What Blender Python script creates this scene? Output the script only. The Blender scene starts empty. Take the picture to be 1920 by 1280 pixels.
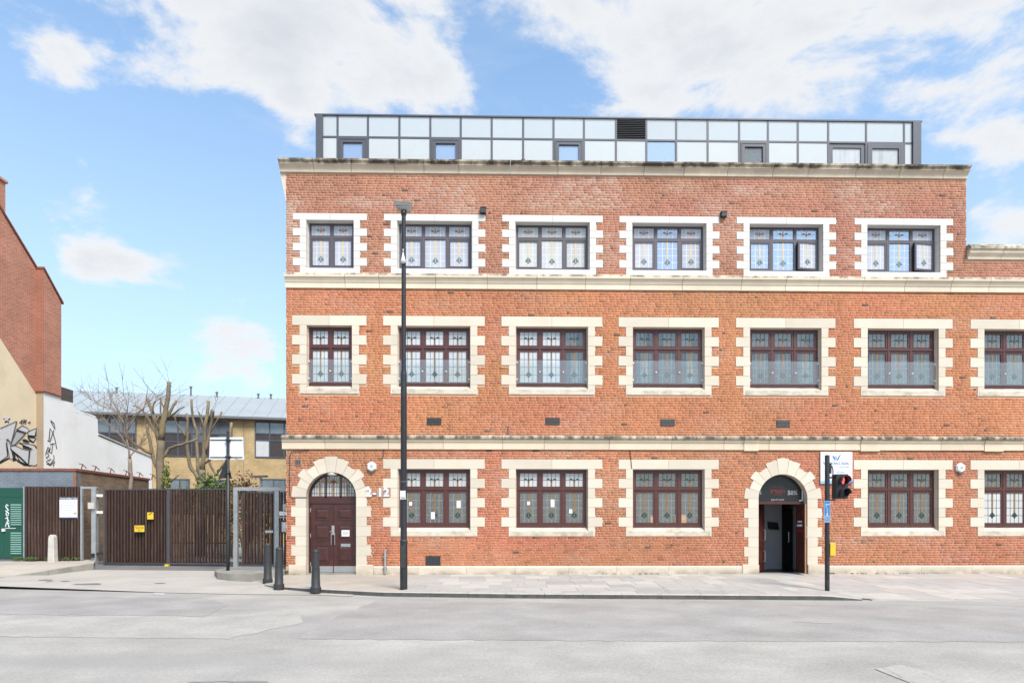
import bpy, bmesh, math, random
import numpy as np
from mathutils import Vector
R = math.radians
random.seed(7)
rng = np.random.default_rng(7)
S = bpy.context.scene
COL = S.collection

# ------------------------------------------------------------------ camera
CAM_D, CAM_Z, FPX, HOR, YAW = 20.0, 1.5, 1200.0, 986.0, R(1.05)
cam_d = bpy.data.cameras.new('camera')
cam = bpy.data.objects.new('camera', cam_d)
COL.objects.link(cam)
cam.location = (0, -CAM_D, CAM_Z)
cam.rotation_euler = (R(90), 0, -YAW)
cam_d.sensor_width = 36
cam_d.lens = 36 * FPX / 1920
cam_d.shift_y = (HOR - 640) / 1920
cam_d.clip_start = 0.1
cam_d.clip_end = 3000
S.camera = cam

# ------------------------------------------------------------------ light
SUN_EL, SUN_AZ = R(50), R(30)          # sun high behind the camera, to its right
sd = Vector((math.sin(SUN_AZ) * math.cos(SUN_EL), -math.cos(SUN_AZ) * math.cos(SUN_EL), math.sin(SUN_EL)))
sun_d = bpy.data.lights.new('sun', 'SUN')
sun_d.energy = 1.5
sun_d.angle = R(22)
sun_d.color = (1.0, 0.945, 0.875)
sun = bpy.data.objects.new('sun', sun_d)
COL.objects.link(sun)
sun.rotation_euler = sd.to_track_quat('Z', 'Y').to_euler()
sun.location = (20, -30, 40)

S.view_settings.view_transform = 'Standard'
S.view_settings.look = 'None'
S.view_settings.exposure = 1.93
S.view_settings.gamma = 1
S.view_settings.use_curve_mapping = False

W = bpy.data.worlds.new('World')
S.world = W
W.use_nodes = True


def build_world():
    nt = W.node_tree
    nt.nodes.clear()
    N = nt.nodes.new
    L = nt.links.new
    out = N('ShaderNodeOutputWorld')
    bg = N('ShaderNodeBackground')
    bg.inputs['Strength'].default_value = 0.066
    L(bg.outputs[0], out.inputs[0])
    sky = N('ShaderNodeTexSky')
    sky.sky_type = 'NISHITA'
    sky.sun_disc = False
    sky.sun_elevation = SUN_EL
    sky.sun_rotation = math.atan2(sd.x, sd.y)
    sky.air_density = 1.0
    sky.dust_density = 1.2
    sky.ozone_density = 1.0
    tc = N('ShaderNodeTexCoord')

    def vmath(op, a, b=None):
        n = N('ShaderNodeVectorMath')
        n.operation = op
        L(a, n.inputs[0])
        if b is not None:
            if isinstance(b, tuple):
                n.inputs[1].default_value = b
            else:
                L(b, n.inputs[1])
        return n

    def fm(op, a, b=None, c=None):
        n = N('ShaderNodeMath')
        n.operation = op
        for i, q in enumerate((a, b, c)):
            if q is None:
                continue
            if isinstance(q, (int, float)):
                n.inputs[i].default_value = q
            else:
                L(q, n.inputs[i])
        return n.outputs[0]

    d = tc.outputs['Generated']
    dn = vmath('NORMALIZE', d).outputs[0]
    mp = N('ShaderNodeMapping')
    mp.inputs['Scale'].default_value = (1, 1, 1.9)
    L(dn, mp.inputs[0])
    n1 = N('ShaderNodeTexNoise')
    n1.inputs['Scale'].default_value = 4.4
    n1.inputs['Detail'].default_value = 9
    n1.inputs['Roughness'].default_value = 0.62
    n1.inputs['Distortion'].default_value = 0.25
    L(mp.outputs[0], n1.inputs['Vector'])
    dens = fm('SUBTRACT', fm('MULTIPLY', fm('SUBTRACT', n1.outputs[0], 0.5), 2.7), 0.10)
    n2 = N('ShaderNodeTexNoise')
    n2.inputs['Scale'].default_value = 13
    n2.inputs['Detail'].default_value = 5
    L(mp.outputs[0], n2.inputs['Vector'])
    dens = fm('ADD', dens, fm('MULTIPLY', fm('SUBTRACT', n2.outputs[0], 0.5), 0.45))
    # the cloud banks of the day: direction (x right, y ahead, z up), angular radius, density
    banks = [((-.70, 1, .80), .12, .30), ((-.55, 1, .79), .13, .42), ((-.40, 1, .79), .13, .42), ((-.25, 1, .79), .13, .40), ((-.12, 1, .78), .11, .42), ((-.33, 1, .70), .07, .42),
             ((-.08, 1, .69), .07, .36), ((.06, 1, .80), .09, .34), ((.18, 1, .76), .11, .40), ((.30, 1, .76), .13, .46), ((.43, 1, .735), .11, .44), ((.58, 1, .80), .13, .46),
             ((.72, 1, .78), .13, .42), ((.79, 1, .62), .10, .36), ((.80, 1, .46), .09, .50), ((-.64, 1, .425), .070, .62), ((-.57, 1, .40), .04, .25), ((-.44, 1, .205), .13, .46), ((-.33, 1, .62), .07, .36),
             ((-.20, 1, .67), .07, .22), ((-.68, 1, .705), .05, .34), ((-.37, 1, .29), .07, .30), ((.40, 1, .20), .25, .4), ((1.1, 1, .55), .25, .35), ((-1.2, 1, .6), .25, .35),
             ((-.45, -1, .5), .35, .4), ((.5, -1, .75), .4, .4), ((-1.3, -.6, .7), .35, .4), ((1.3, -.4, .45), .35, .4), ((0, -1, .25), .25, .4), ((.1, .1, 1), .3, .4)]
    for (v, r, a) in banks:
        v = Vector(v).normalized()
        dd = vmath('DISTANCE', dn, tuple(v)).outputs['Value']
        mr = N('ShaderNodeMapRange')
        mr.interpolation_type = 'SMOOTHSTEP'
        mr.inputs['From Min'].default_value = 0
        mr.inputs['From Max'].default_value = r * 1.15
        mr.inputs['To Min'].default_value = a
        mr.inputs['To Max'].default_value = 0
        L(dd, mr.inputs['Value'])
        dens = fm('ADD', dens, mr.outputs[0])
    mr = N('ShaderNodeMapRange')
    mr.interpolation_type = 'SMOOTHSTEP'
    mr.inputs['From Min'].default_value = 0.12
    mr.inputs['From Max'].default_value = 0.52
    L(dens, mr.inputs['Value'])
    # cloud brightness: soft grey bases inside the thick parts
    mr2 = N('ShaderNodeMapRange')
    mr2.inputs['From Min'].default_value = 0.35
    mr2.inputs['From Max'].default_value = 1.1
    L(dens, mr2.inputs['Value'])
    cc = N('ShaderNodeMix')
    cc.data_type = 'RGBA'
    cc.inputs[6].default_value = (3.75, 3.76, 3.78, 1)
    cc.inputs[7].default_value = (2.85, 2.98, 3.18, 1)
    L(mr2.outputs[0], cc.inputs[0])
    # thin high veil, thicker towards the horizon
    sx = N('ShaderNodeSeparateXYZ')
    L(dn, sx.inputs[0])
    # torn cirrus
    mpc = N('ShaderNodeMapping')
    mpc.inputs['Scale'].default_value = (2.2, 2.2, 5.0)
    mpc.inputs['Rotation'].default_value = (0, R(18), 0)
    L(dn, mpc.inputs[0])
    n3 = N('ShaderNodeTexNoise')
    n3.inputs['Scale'].default_value = 1.6
    n3.inputs['Detail'].default_value = 7
    n3.inputs['Distortion'].default_value = .6
    L(mpc.outputs[0], n3.inputs['Vector'])
    cir = N('ShaderNodeMapRange')
    cir.inputs['From Min'].default_value = .42
    cir.inputs['From Max'].default_value = .75
    cir.inputs['To Max'].default_value = .5
    L(n3.outputs[0], cir.inputs['Value'])
    veil = N('ShaderNodeMapRange')
    veil.inputs['From Min'].default_value = 0.0
    veil.inputs['From Max'].default_value = 0.6
    veil.inputs['To Min'].default_value = 0.76
    veil.inputs['To Max'].default_value = 0.10
    L(sx.outputs[2], veil.inputs['Value'])
    gain = N('ShaderNodeMix')
    gain.data_type = 'RGBA'
    gain.blend_type = 'MULTIPLY'
    gain.inputs[0].default_value = 1
    gain.inputs[7].default_value = (1.0, 1.22, 1.27, 1)
    L(sky.outputs[0], gain.inputs[6])
    m1 = N('ShaderNodeMix')
    m1.data_type = 'RGBA'
    m1.inputs[7].default_value = (3.0, 3.38, 3.62, 1)
    L(fm('MAXIMUM', veil.outputs[0], cir.outputs[0]), m1.inputs[0])
    L(gain.outputs[2], m1.inputs[6])
    m2 = N('ShaderNodeMix')
    m2.data_type = 'RGBA'
    L(fm('MULTIPLY', mr.outputs[0], 0.95), m2.inputs[0])
    L(m1.outputs[2], m2.inputs[6])
    L(cc.outputs[2], m2.inputs[7])
    L(m2.outputs[2], bg.inputs['Color'])


build_world()

# ------------------------------------------------------------------ measuring helpers (photo pixel at a known distance -> metres)
SN, CN = math.sin(YAW), math.cos(YAW)


def ray(u):
    return FPX * SN + (u - 960) * CN, FPX * CN - (u - 960) * SN


def fac(u, v, y=0.0):
    rx, ry = ray(u)
    t = (CAM_D + y) / ry
    return rx * t, CAM_Z + (HOR - v) * t


def gr(u, v, z=0.0):
    rx, ry = ray(u)
    t = (CAM_Z - z) / (v - HOR)
    return rx * t, ry * t - CAM_D


def side(u, v, X):
    rx, ry = ray(u)
    t = X / rx
    return ry * t - CAM_D, CAM_Z + (HOR - v) * t


# ------------------------------------------------------------------ materials
MATS = {}


def mat(name, col, rough=0.7, var=0.12, scale=6.0, fine=60.0, bump=0.0, metal=0.0, spec=0.4, stain=None, stain_scale=(1, 1, 1), stain_amt=0.5,
        coat=0.0, emit=None, col2=None, col2_scale=1.5, attr=None, objcol=False, stain_lo=.52, stain_hi=.72, stain_z=None, rvar=0.0):
    if name in MATS:
        return MATS[name]
    m = bpy.data.materials.new(name)
    m.use_nodes = True
    nt = m.node_tree
    N = nt.nodes.new
    L = nt.links.new
    b = nt.nodes['Principled BSDF']
    b.inputs['Roughness'].default_value = rough
    b.inputs['Metallic'].default_value = metal
    b.inputs['Specular IOR Level'].default_value = spec
    b.inputs['Coat Weight'].default_value = coat
    b.inputs['Coat Roughness'].default_value = 0.06
    tc = N('ShaderNodeTexCoord')
    raw = tc.outputs['Object']
    oi_ = N('ShaderNodeObjectInfo')
    ofs = N('ShaderNodeVectorMath')
    ofs.operation = 'MULTIPLY_ADD'
    L(oi_.outputs['Random'], ofs.inputs[0])
    ofs.inputs[1].default_value = (43, 31, 17)
    L(raw, ofs.inputs[2])
    co = ofs.outputs[0]
    rgb = N('ShaderNodeRGB')
    rgb.outputs[0].default_value = (*col, 1)
    c = rgb.outputs[0]
    if attr:
        a = N('ShaderNodeAttribute')
        a.attribute_name = attr
        c = a.outputs['Color']
    if objcol:
        a = N('ShaderNodeObjectInfo')
        c = a.outputs['Color']

    def mix(fac_, a_, b_, mode='MIX'):
        n = N('ShaderNodeMix')
        n.data_type = 'RGBA'
        n.blend_type = mode
        for s_, q in ((0, fac_), (6, a_), (7, b_)):
            if isinstance(q, (int, float)):
                n.inputs[s_].default_value = q
            elif isinstance(q, tuple):
                n.inputs[s_].default_value = (*q, 1)
            else:
                L(q, n.inputs[s_])
        return n.outputs[2]

    def noise(sc, det=4, vec=None, rg=0.55):
        n = N('ShaderNodeTexNoise')
        n.inputs['Scale'].default_value = sc
        n.inputs['Detail'].default_value = det
        n.inputs['Roughness'].default_value = rg
        L(vec if vec is not None else co, n.inputs['Vector'])
        return n.outputs[0]

    def rng_(v, a, b_, c_=0., d_=1.):
        n = N('ShaderNodeMapRange')
        n.inputs[1].default_value = a
        n.inputs[2].default_value = b_
        n.inputs[3].default_value = c_
        n.inputs[4].default_value = d_
        L(v, n.inputs[0])
        return n.outputs[0]

    if col2:
        c = mix(rng_(noise(col2_scale, 5), .4, .6), c, tuple(col2))
    if var > 0:
        v1 = rng_(noise(scale, 6), .3, .7, 1 - var, 1 + var)
        v2 = rng_(noise(fine, 3), .25, .75, 1 - var, 1 + var)
        cv = N('ShaderNodeCombineColor')
        mm = N('ShaderNodeMath')
        mm.operation = 'MULTIPLY'
        L(v1, mm.inputs[0])
        L(v2, mm.inputs[1])
        for i in range(3):
            L(mm.outputs[0], cv.inputs[i])
        c = mix(1.0, c, cv.outputs[0], 'MULTIPLY')
    if stain:
        mp = N('ShaderNodeMapping')
        mp.inputs['Scale'].default_value = stain_scale
        L(co, mp.inputs[0])
        sf = rng_(noise(1.0, 7, mp.outputs[0], .62), stain_lo, stain_hi, 0, stain_amt)
        if stain_z:
            sz = N('ShaderNodeSeparateXYZ')
            L(raw, sz.inputs[0])
            zr = rng_(sz.outputs[2], *stain_z)
            mu = N('ShaderNodeMath')
            mu.operation = 'MULTIPLY'
            L(sf, mu.inputs[0])
            L(zr, mu.inputs[1])
            sf = mu.outputs[0]
        c = mix(sf, c, tuple(stain))
    if rvar:
        rv_ = rng_(oi_.outputs['Random'], 0, 1, 1 - rvar, 1 + rvar)
        cv = N('ShaderNodeCombineColor')
        for i in range(3):
            L(rv_, cv.inputs[i])
        c = mix(1.0, c, cv.outputs[0], 'MULTIPLY')
    L(c, b.inputs['Base Color'])
    if bump > 0:
        bp = N('ShaderNodeBump')
        bp.inputs['Strength'].default_value = bump
        bp.inputs['Distance'].default_value = 0.01
        L(noise(fine, 4), bp.inputs['Height'])
        L(bp.outputs[0], b.inputs['Normal'])
    if emit:
        b.inputs['Emission Color'].default_value = (*emit[0], 1)
        b.inputs['Emission Strength'].default_value = emit[1]
    MATS[name] = m
    return m


def glass_mat(name, refl=0.10, tint=(1, 1, 1), film=0.0, film_col=(.5, .5, .5), gloss=(1, 1, 1), rough=0.02, wav=0.0):
    m = bpy.data.materials.new(name)
    m.use_nodes = True
    nt = m.node_tree
    nt.nodes.clear()
    N = nt.nodes.new
    L = nt.links.new
    out = N('ShaderNodeOutputMaterial')
    tr = N('ShaderNodeBsdfTransparent')
    tr.inputs[0].default_value = (*tint, 1)
    df = N('ShaderNodeBsdfDiffuse')
    df.inputs[0].default_value = (*film_col, 1)
    gl = N('ShaderNodeBsdfGlossy')
    gl.inputs[0].default_value = (*gloss, 1)
    gl.inputs['Roughness'].default_value = rough
    if wav:
        n = N('ShaderNodeTexNoise')
        n.inputs['Scale'].default_value = 9
        tc = N('ShaderNodeTexCoord')
        L(tc.outputs['Object'], n.inputs['Vector'])
        bp = N('ShaderNodeBump')
        bp.inputs['Strength'].default_value = wav
        bp.inputs['Distance'].default_value = 0.02
        L(n.outputs[0], bp.inputs['Height'])
        L(bp.outputs[0], gl.inputs['Normal'])
    m1 = N('ShaderNodeMixShader')
    m1.inputs[0].default_value = film
    L(tr.outputs[0], m1.inputs[1])
    L(df.outputs[0], m1.inputs[2])
    lw = N('ShaderNodeLayerWeight')
    lw.inputs[0].default_value = .5
    pw = N('ShaderNodeMath')
    pw.operation = 'POWER'
    L(lw.outputs['Facing'], pw.inputs[0])
    pw.inputs[1].default_value = 4
    ad = N('ShaderNodeMath')
    ad.operation = 'MULTIPLY_ADD'
    ad.use_clamp = True
    L(pw.outputs[0], ad.inputs[0])
    ad.inputs[1].default_value = .85
    ad.inputs[2].default_value = refl + .04
    m2 = N('ShaderNodeMixShader')
    L(ad.outputs[0], m2.inputs[0])
    L(m1.outputs[0], m2.inputs[1])
    L(gl.outputs[0], m2.inputs[2])
    L(m2.outputs[0], out.inputs[0])
    MATS[name] = m
    return m


def brick_tex_mat(name, c1, c2, mortar, rot='x', bw=.225, bh=.075, var=.2, bump=.4):
    """small far-off brickwork: colour and fine relief only; rot says which axis runs along the wall"""
    m = bpy.data.materials.new(name)
    m.use_nodes = True
    nt = m.node_tree
    N = nt.nodes.new
    L = nt.links.new
    b = nt.nodes['Principled BSDF']
    b.inputs['Roughness'].default_value = .85
    tc = N('ShaderNodeTexCoord')
    sx = N('ShaderNodeSeparateXYZ')
    L(tc.outputs['Object'], sx.inputs[0])
    cb = N('ShaderNodeCombineXYZ')
    L(sx.outputs[0 if rot == 'x' else 1], cb.inputs[0])
    L(sx.outputs[2], cb.inputs[1])
    t = N('ShaderNodeTexBrick')
    t.inputs['Color1'].default_value = (*c1, 1)
    t.inputs['Color2'].default_value = (*c2, 1)
    t.inputs['Mortar'].default_value = (*mortar, 1)
    t.inputs['Scale'].default_value = 1
    t.inputs['Brick Width'].default_value = bw
    t.inputs['Row Height'].default_value = bh
    t.inputs['Mortar Size'].default_value = .008
    t.inputs['Bias'].default_value = 0
    L(cb.outputs[0], t.inputs['Vector'])
    n = N('ShaderNodeTexNoise')
    n.inputs['Scale'].default_value = 1.3
    n.inputs['Detail'].default_value = 8
    L(tc.outputs['Object'], n.inputs['Vector'])
    r = N('ShaderNodeMapRange')
    r.inputs[1].default_value = .3
    r.inputs[2].default_value = .7
    r.inputs[3].default_value = 1 - var
    r.inputs[4].default_value = 1 + var
    L(n.outputs[0], r.inputs[0])
    v = N('ShaderNodeVectorMath')
    v.operation = 'SCALE'
    L(t.outputs['Color'], v.inputs[0])
    L(r.outputs[0], v.inputs['Scale'])
    L(v.outputs[0], b.inputs['Base Color'])
    bp = N('ShaderNodeBump')
    bp.inputs['Strength'].default_value = bump
    bp.inputs['Distance'].default_value = .01
    bp.invert = True
    L(t.outputs['Fac'], bp.inputs['Height'])
    L(bp.outputs[0], b.inputs['Normal'])
    MATS[name] = m
    return m


M_BRICK = mat('brick', (.34, .1, .05), .85, .06, 14, 90, .2, attr='bcol')
M_BRICK1 = mat('brick_single', (.34, .1, .05), .85, .06, 14, 90, .2, objcol=True)
M_MORTAR = mat('mortar', (.47, .30, .205), .9, .05, 2, 50, .3)
M_STONE = mat('cream_stone', (.53, .465, .38), .8, .04, 1.3, 30, .12, stain=(.46, .36, .25), stain_scale=(1.0, 1.0, 1.3), stain_amt=.35, rvar=.07)
M_STONE_D = mat('lower_string_stone', (.56, .465, .35), .85, .06, 2.0, 30, .2, stain=(.085, .075, .06), stain_scale=(4.5, 2.0, 1.3), stain_amt=1.0, stain_lo=.32, stain_hi=.58, stain_z=(4.17, 4.23, 0, 1), rvar=.07)
M_STONE_U = mat('upper_string_stone', (.60, .51, .395), .85, .06, 2.0, 30, .2, stain=(.10, .085, .07), stain_scale=(3.5, 2.0, 1.5), stain_amt=1.0, stain_lo=.42, stain_hi=.60, stain_z=(9.22, 9.29, 0, 1), rvar=.07)
M_STONE_T = mat('top_cornice_stone', (.56, .475, .37), .85, .09, 2.0, 30, .3, stain=(.08, .067, .05), stain_scale=(2.4, 2.0, 2.2), stain_amt=1.0, stain_lo=.34, stain_hi=.56, stain_z=(12.645, 12.685, .12, 1), rvar=.07)
M_STONE_W = mat('wing_cornice_stone', (.56, .475, .37), .85, .09, 2.0, 30, .3, stain=(.08, .067, .05), stain_scale=(2.4, 2.0, 2.2), stain_amt=1.0, stain_lo=.40, stain_hi=.60, stain_z=(10.16, 10.25, .1, 1), rvar=.07)
M_PLINTH = mat('plinth_stone', (.50, .43, .345), .85, .08, 2.4, 40, .25, stain=(.17, .14, .09), stain_scale=(2.2, 1, 3), stain_amt=.85, stain_lo=.36, stain_hi=.62, stain_z=(.20, -.02, 0, 1), rvar=.07)
M_SILL = mat('weathered_sill', (.52, .455, .37), .85, .06, 2, 30, .2, stain=(.20, .165, .12), stain_scale=(3.2, 2, 6), stain_amt=.6, stain_lo=.45, stain_hi=.68, rvar=.05)
M_WHITE = mat('white_painted_stone', (.53, .52, .495), .6, .03, 2, 30, .08, stain=(.45, .42, .36), stain_scale=(1, 1, 3), stain_amt=.25)
M_WOOD = mat('mahogany_paint', (.075, .023, .020), .42, .12, 8, 40, .05, coat=.15)
M_DOOR = mat('door_wood', (.050, .0145, .0125), .38, .25, 5, 45, .05, coat=.2)
M_UPVC = mat('grey_upvc', (.075, .066, .080), .45, .05)
M_LEAD = mat('lead_came', (.045, .043, .045), .6, .1)
M_LEADW = mat('white_came', (.60, .61, .64), .5, .03)
M_LEADG = mat('grey_came', (.22, .23, .24), .5, .05)
M_AMBER = mat('amber_glass', (.20, .115, .05), .2, .1, 8)
M_AMBER2 = mat('pale_amber_glass', (.52, .42, .26), .2, .06, 8)
M_GREEN = mat('green_glass', (.022, .045, .03), .15, .2)
M_GREEN2 = mat('soft_green_glass', (.10, .17, .145), .15, .2)
M_RED = mat('red_glass', (.14, .03, .035), .15, .2)
M_RED2 = mat('soft_red_glass', (.40, .12, .13), .15, .2)
M_FROST = mat('frosted_pane', (.43, .43, .43), .12, .05, 3, 40, coat=.3, stain=(.33, .335, .35), stain_scale=(8, 8, .5), stain_amt=.6, rvar=.08)
M_FROST2 = mat('lavender_pane', (.39, .395, .44), .1, .06, 2.5, 40, coat=.3, stain=(.30, .32, .42), stain_scale=(7, 7, .5), stain_amt=.7, rvar=.08, stain_lo=.45)
M_FROSTB = mat('blue_grey_pane', (.44, .45, .465), .1, .08, 3, 40, coat=.3, stain=(.30, .33, .38), stain_scale=(7, 7, .5), stain_amt=.8, rvar=.1, stain_lo=.5)
M_CLEAR = glass_mat('clear_glass', .03, (.9, .93, .92), .04, (.42, .43, .43), wav=.15)
M_OBSC = glass_mat('obscured_glass', .05, (.8, .82, .81), .34, (.185, .18, .175), rough=.12, wav=.3)
M_BLUE = glass_mat('sky_tinted_glass', .24, (.7, .78, .9), .48, (.37, .43, .54), gloss=(.8, .88, 1.0), wav=.1)  # sky reflection painted in as bluish film and tinted gloss
M_GUARD = glass_mat('guard_glass', .015, (.96, .985, .985), .05, (.62, .61, .62))
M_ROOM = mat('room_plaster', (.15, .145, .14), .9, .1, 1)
M_CURT = mat('net_curtain', (.36, .37, .375), .9, .06, 4, 30)
M_PANEL = mat('opal_glass_panel', (.445, .46, .465), .08, .015, .5, 3, coat=.6, rvar=.02)
M_PANELU = mat('sky_tinted_opal_panel', (.40, .43, .45), .08, .015, .5, 3, coat=.6, rvar=.02)  # upper row bluer: sky reflection put into the colour
M_GREYM = mat('dark_grey_aluminium', (.070, .072, .088), .4, .05)
M_BLACK = mat('black_paint', (.016, .016, .018), .38, .15, 12, 60, .05, stain=(.07, .065, .06), stain_scale=(4, 4, 2), stain_amt=.4)
M_BOLL = mat('bollard_paint', (.028, .029, .031), .55, .15, 12, 60, .1)
M_GALV = mat('galvanised_steel', (.30, .31, .32), .45, .12, 6, 40, .05, metal=.35)
M_STEEL = mat('brushed_steel', (.45, .45, .46), .3, .05, metal=.8)
M_VENT = mat('black_vent', (.018, .018, .02), .6, .1)
M_SIGNW = mat('white_sign_face', (.58, .59, .61), .4, .03)
M_PLASTW = mat('white_plastic', (.58, .58, .57), .4, .03)
M_BLUEP = mat('blue_print', (.06, .12, .30), .5, 0)
M_BLUEL = mat('light_blue_print', (.22, .38, .60), .5, 0)
M_BLUES = mat('blue_sign_face', (.03, .16, .36), .4, .03)
M_GREYP = mat('grey_print', (.28, .30, .33), .5, 0)
M_YEL = mat('yellow_sign_face', (.62, .40, .03), .4, .04)
M_REDP = mat('red_print', (.25, .018, .015), .5, 0)
M_DIMW = mat('dim_white_print', (.30, .30, .31), .5, 0)
M_REDD = mat('dim_red_print', (.11, .014, .012), .5, 0)
M_DARKB = mat('dark_board', (.012, .012, .014), .3, .05)
M_INK = mat('black_ink', (.02, .02, .024), .6, .05)
M_SLAT = mat('brown_slat', (.040, .0195, .0135), .65, .18, 3, 40, .1, stain=(.17, .12, .09), stain_scale=(9, 9, .7), stain_amt=.5, stain_lo=.56, stain_hi=.75, rvar=.28)
M_SLATD = mat('dark_slat', (.05, .028, .021), .65, .18, 3, 40, .1)
M_GREEND = mat('green_door_paint', (.008, .062, .040), .4, .06, 2, 30)
M_GREENL = mat('light_green_louvre', (.13, .24, .20), .45, .05)
M_RENDERC = mat('cream_render', (.70, .58, .405), .85, .05, .9, 20, .1, stain=(.45, .35, .24), stain_scale=(.6, .6, .5), stain_amt=.5)
M_TAN = mat('tan_render', (.30, .23, .16), .85, .08, .9, 20, .1)
M_RENDERW = mat('white_render', (.76, .75, .735), .8, .04, .8, 20, .12, stain=(.5, .46, .40), stain_scale=(.5, .5, .5), stain_amt=.35)
M_GREYBRICK = brick_tex_mat('grey_painted_brick', (.125, .145, .175), (.15, .17, .20), (.10, .115, .14), 'x')
M_OLDBRICK = brick_tex_mat('old_brown_brick', (.20, .125, .075), (.12, .075, .05), (.16, .13, .10), 'y', var=.35)
M_REDBRICK = brick_tex_mat('red_gable_brick', (.45, .165, .095), (.34, .11, .068), (.48, .32, .23), 'y', var=.12)
M_REDBRICKX = brick_tex_mat('shaded_chimney_brick', (.30, .10, .06), (.24, .08, .05), (.28, .17, .12), 'x', var=.14)
M_YBRICK = brick_tex_mat('yellow_stock_brick', (.39, .275, .13), (.32, .215, .095), (.40, .31, .19), 'x', var=.18)
M_COPING = mat('red_coping_tile', (.20, .072, .045), .8, .2, 5, 30, .2)
M_DARKBRICK = brick_tex_mat('sooty_brick', (.08, .065, .055), (.055, .045, .04), (.12, .10, .09), 'x')
M_ROOF = mat('zinc_roof', (.32, .34, .345), .45, .05, .5, 8, metal=.15)
M_SEAM = mat('zinc_seam', (.33, .36, .365), .45, .05, metal=.15)
M_GATEM = mat('gate_frame_paint', (.055, .055, .06), .5, .1)
M_GUTTER = mat('grey_gutter', (.13, .13, .135), .5, .1)
M_NAVY = mat('dark_window_frame', (.055, .07, .095), .5, .08)
M_TIMBD = mat('dark_gap_shade', (.035, .026, .026), .6, .2, 6, 50)
M_ASPH = mat('asphalt', (.310, .287, .258), .9, .17, .8, 25, .7, col2=(.325, .302, .272), col2_scale=.35, stain=(.25, .236, .222), stain_scale=(.10, .7, 1), stain_amt=.6, stain_lo=.46, stain_hi=.66)
M_SHADE_PATCH = mat('shade_and_patch_asphalt', (.272, .250, .230), .9, .15, .9, 25, .5, col2=(.284, .266, .250), col2_scale=.4)  # darker tone, also paints the building's shade band on the road
M_PATCH2 = mat('worn_asphalt', (.326, .303, .273), .9, .15, .9, 25, .3)
M_DRIVE = mat('driveway_asphalt', (.36, .325, .285), .9, .08, .8, 40, .25, stain=(.22, .20, .185), stain_scale=(.4, 1.4, 1), stain_amt=.5)
M_DRIVE_D = mat('gate_shade_and_stain_asphalt', (.14, .13, .13), .9, .15, 1.2, 40, .25)  # tone of the painted gate shadow and of the driveway stains
M_BOUND = mat('buff_bound_gravel', (.35, .30, .25), .9, .10, 1.2, 45, .3, stain=(.42, .39, .35), stain_scale=(.6, 1, 1), stain_amt=.5)
M_FLAG = mat('paving_flag', (.33, .32, .31), .88, .08, 1.5, 45, .2, objcol=True, stain=(.22, .21, .2), stain_scale=(1.5, 3, 1), stain_amt=.3)
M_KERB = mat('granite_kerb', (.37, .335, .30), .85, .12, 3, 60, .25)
M_KERBF = mat('dark_kerb_face', (.075, .072, .07), .9, .25, 5, 60, .25)
M_KERBC = mat('concrete_kerb', (.25, .235, .20), .9, .15, 3, 50, .3, stain=(.09, .09, .06), stain_scale=(1.5, 1.5, 4), stain_amt=.6)
M_CONC = mat('pale_concrete', (.45, .42, .38), .9, .10, 3, 40, .2, stain=(.33, .30, .26), stain_scale=(2, 2, 5), stain_amt=.5)
M_COBBLE = mat('grey_setts', (.20, .195, .19), .9, .2, 8, 30, .3)
M_YARD = mat('yard_ground', (.22, .20, .18), .95, .15, .5, 20)
M_BARK = mat('pollard_bark', (.165, .13, .09), .9, .2, 5, 30, .5, stain=(.33, .27, .10), stain_scale=(2, 2, 1.2), stain_amt=.7)
M_TWIG = mat('pale_twig', (.22, .175, .14), .9, .2)
M_LEAFG = mat('green_leaf', (.085, .14, .035), .6, .3, 3, attr='bcol')
M_LAMP = mat('lamp_glass', (.28, .28, .26), .2, .1, coat=.5)
M_LIT = mat('lit_red_signal', (.6, .02, .02), .3, 0, emit=((1, .05, .05), 1.1))
M_RUST = mat('rusty_iron', (.12, .05, .03), .8, .2)
M_TERRA = mat('terracotta', (.30, .13, .08), .8, .1)
M_PAPER = mat('paper_notice', (.60, .59, .60), .7, .02)
M_OSB = mat('chipboard', (.36, .25, .15), .8, .25, 20, 60)
M_TIMBER_RAW = mat('worn_door_edge', (.30, .16, .085), .6, .2, 4)
M_WORNDOOR = mat('red_brown_door', (.060, .016, .012), .4, .25, 5, 45, coat=.2)
M_BROWNPAINT = mat('brown_paint', (.10, .05, .04), .7, .1)
M_MOSS = mat('weed_leaf', (.07, .11, .03), .8, .3)
M_CHALK = mat('chalk_mark', (.5, .42, .38), .9, .1)


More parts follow.
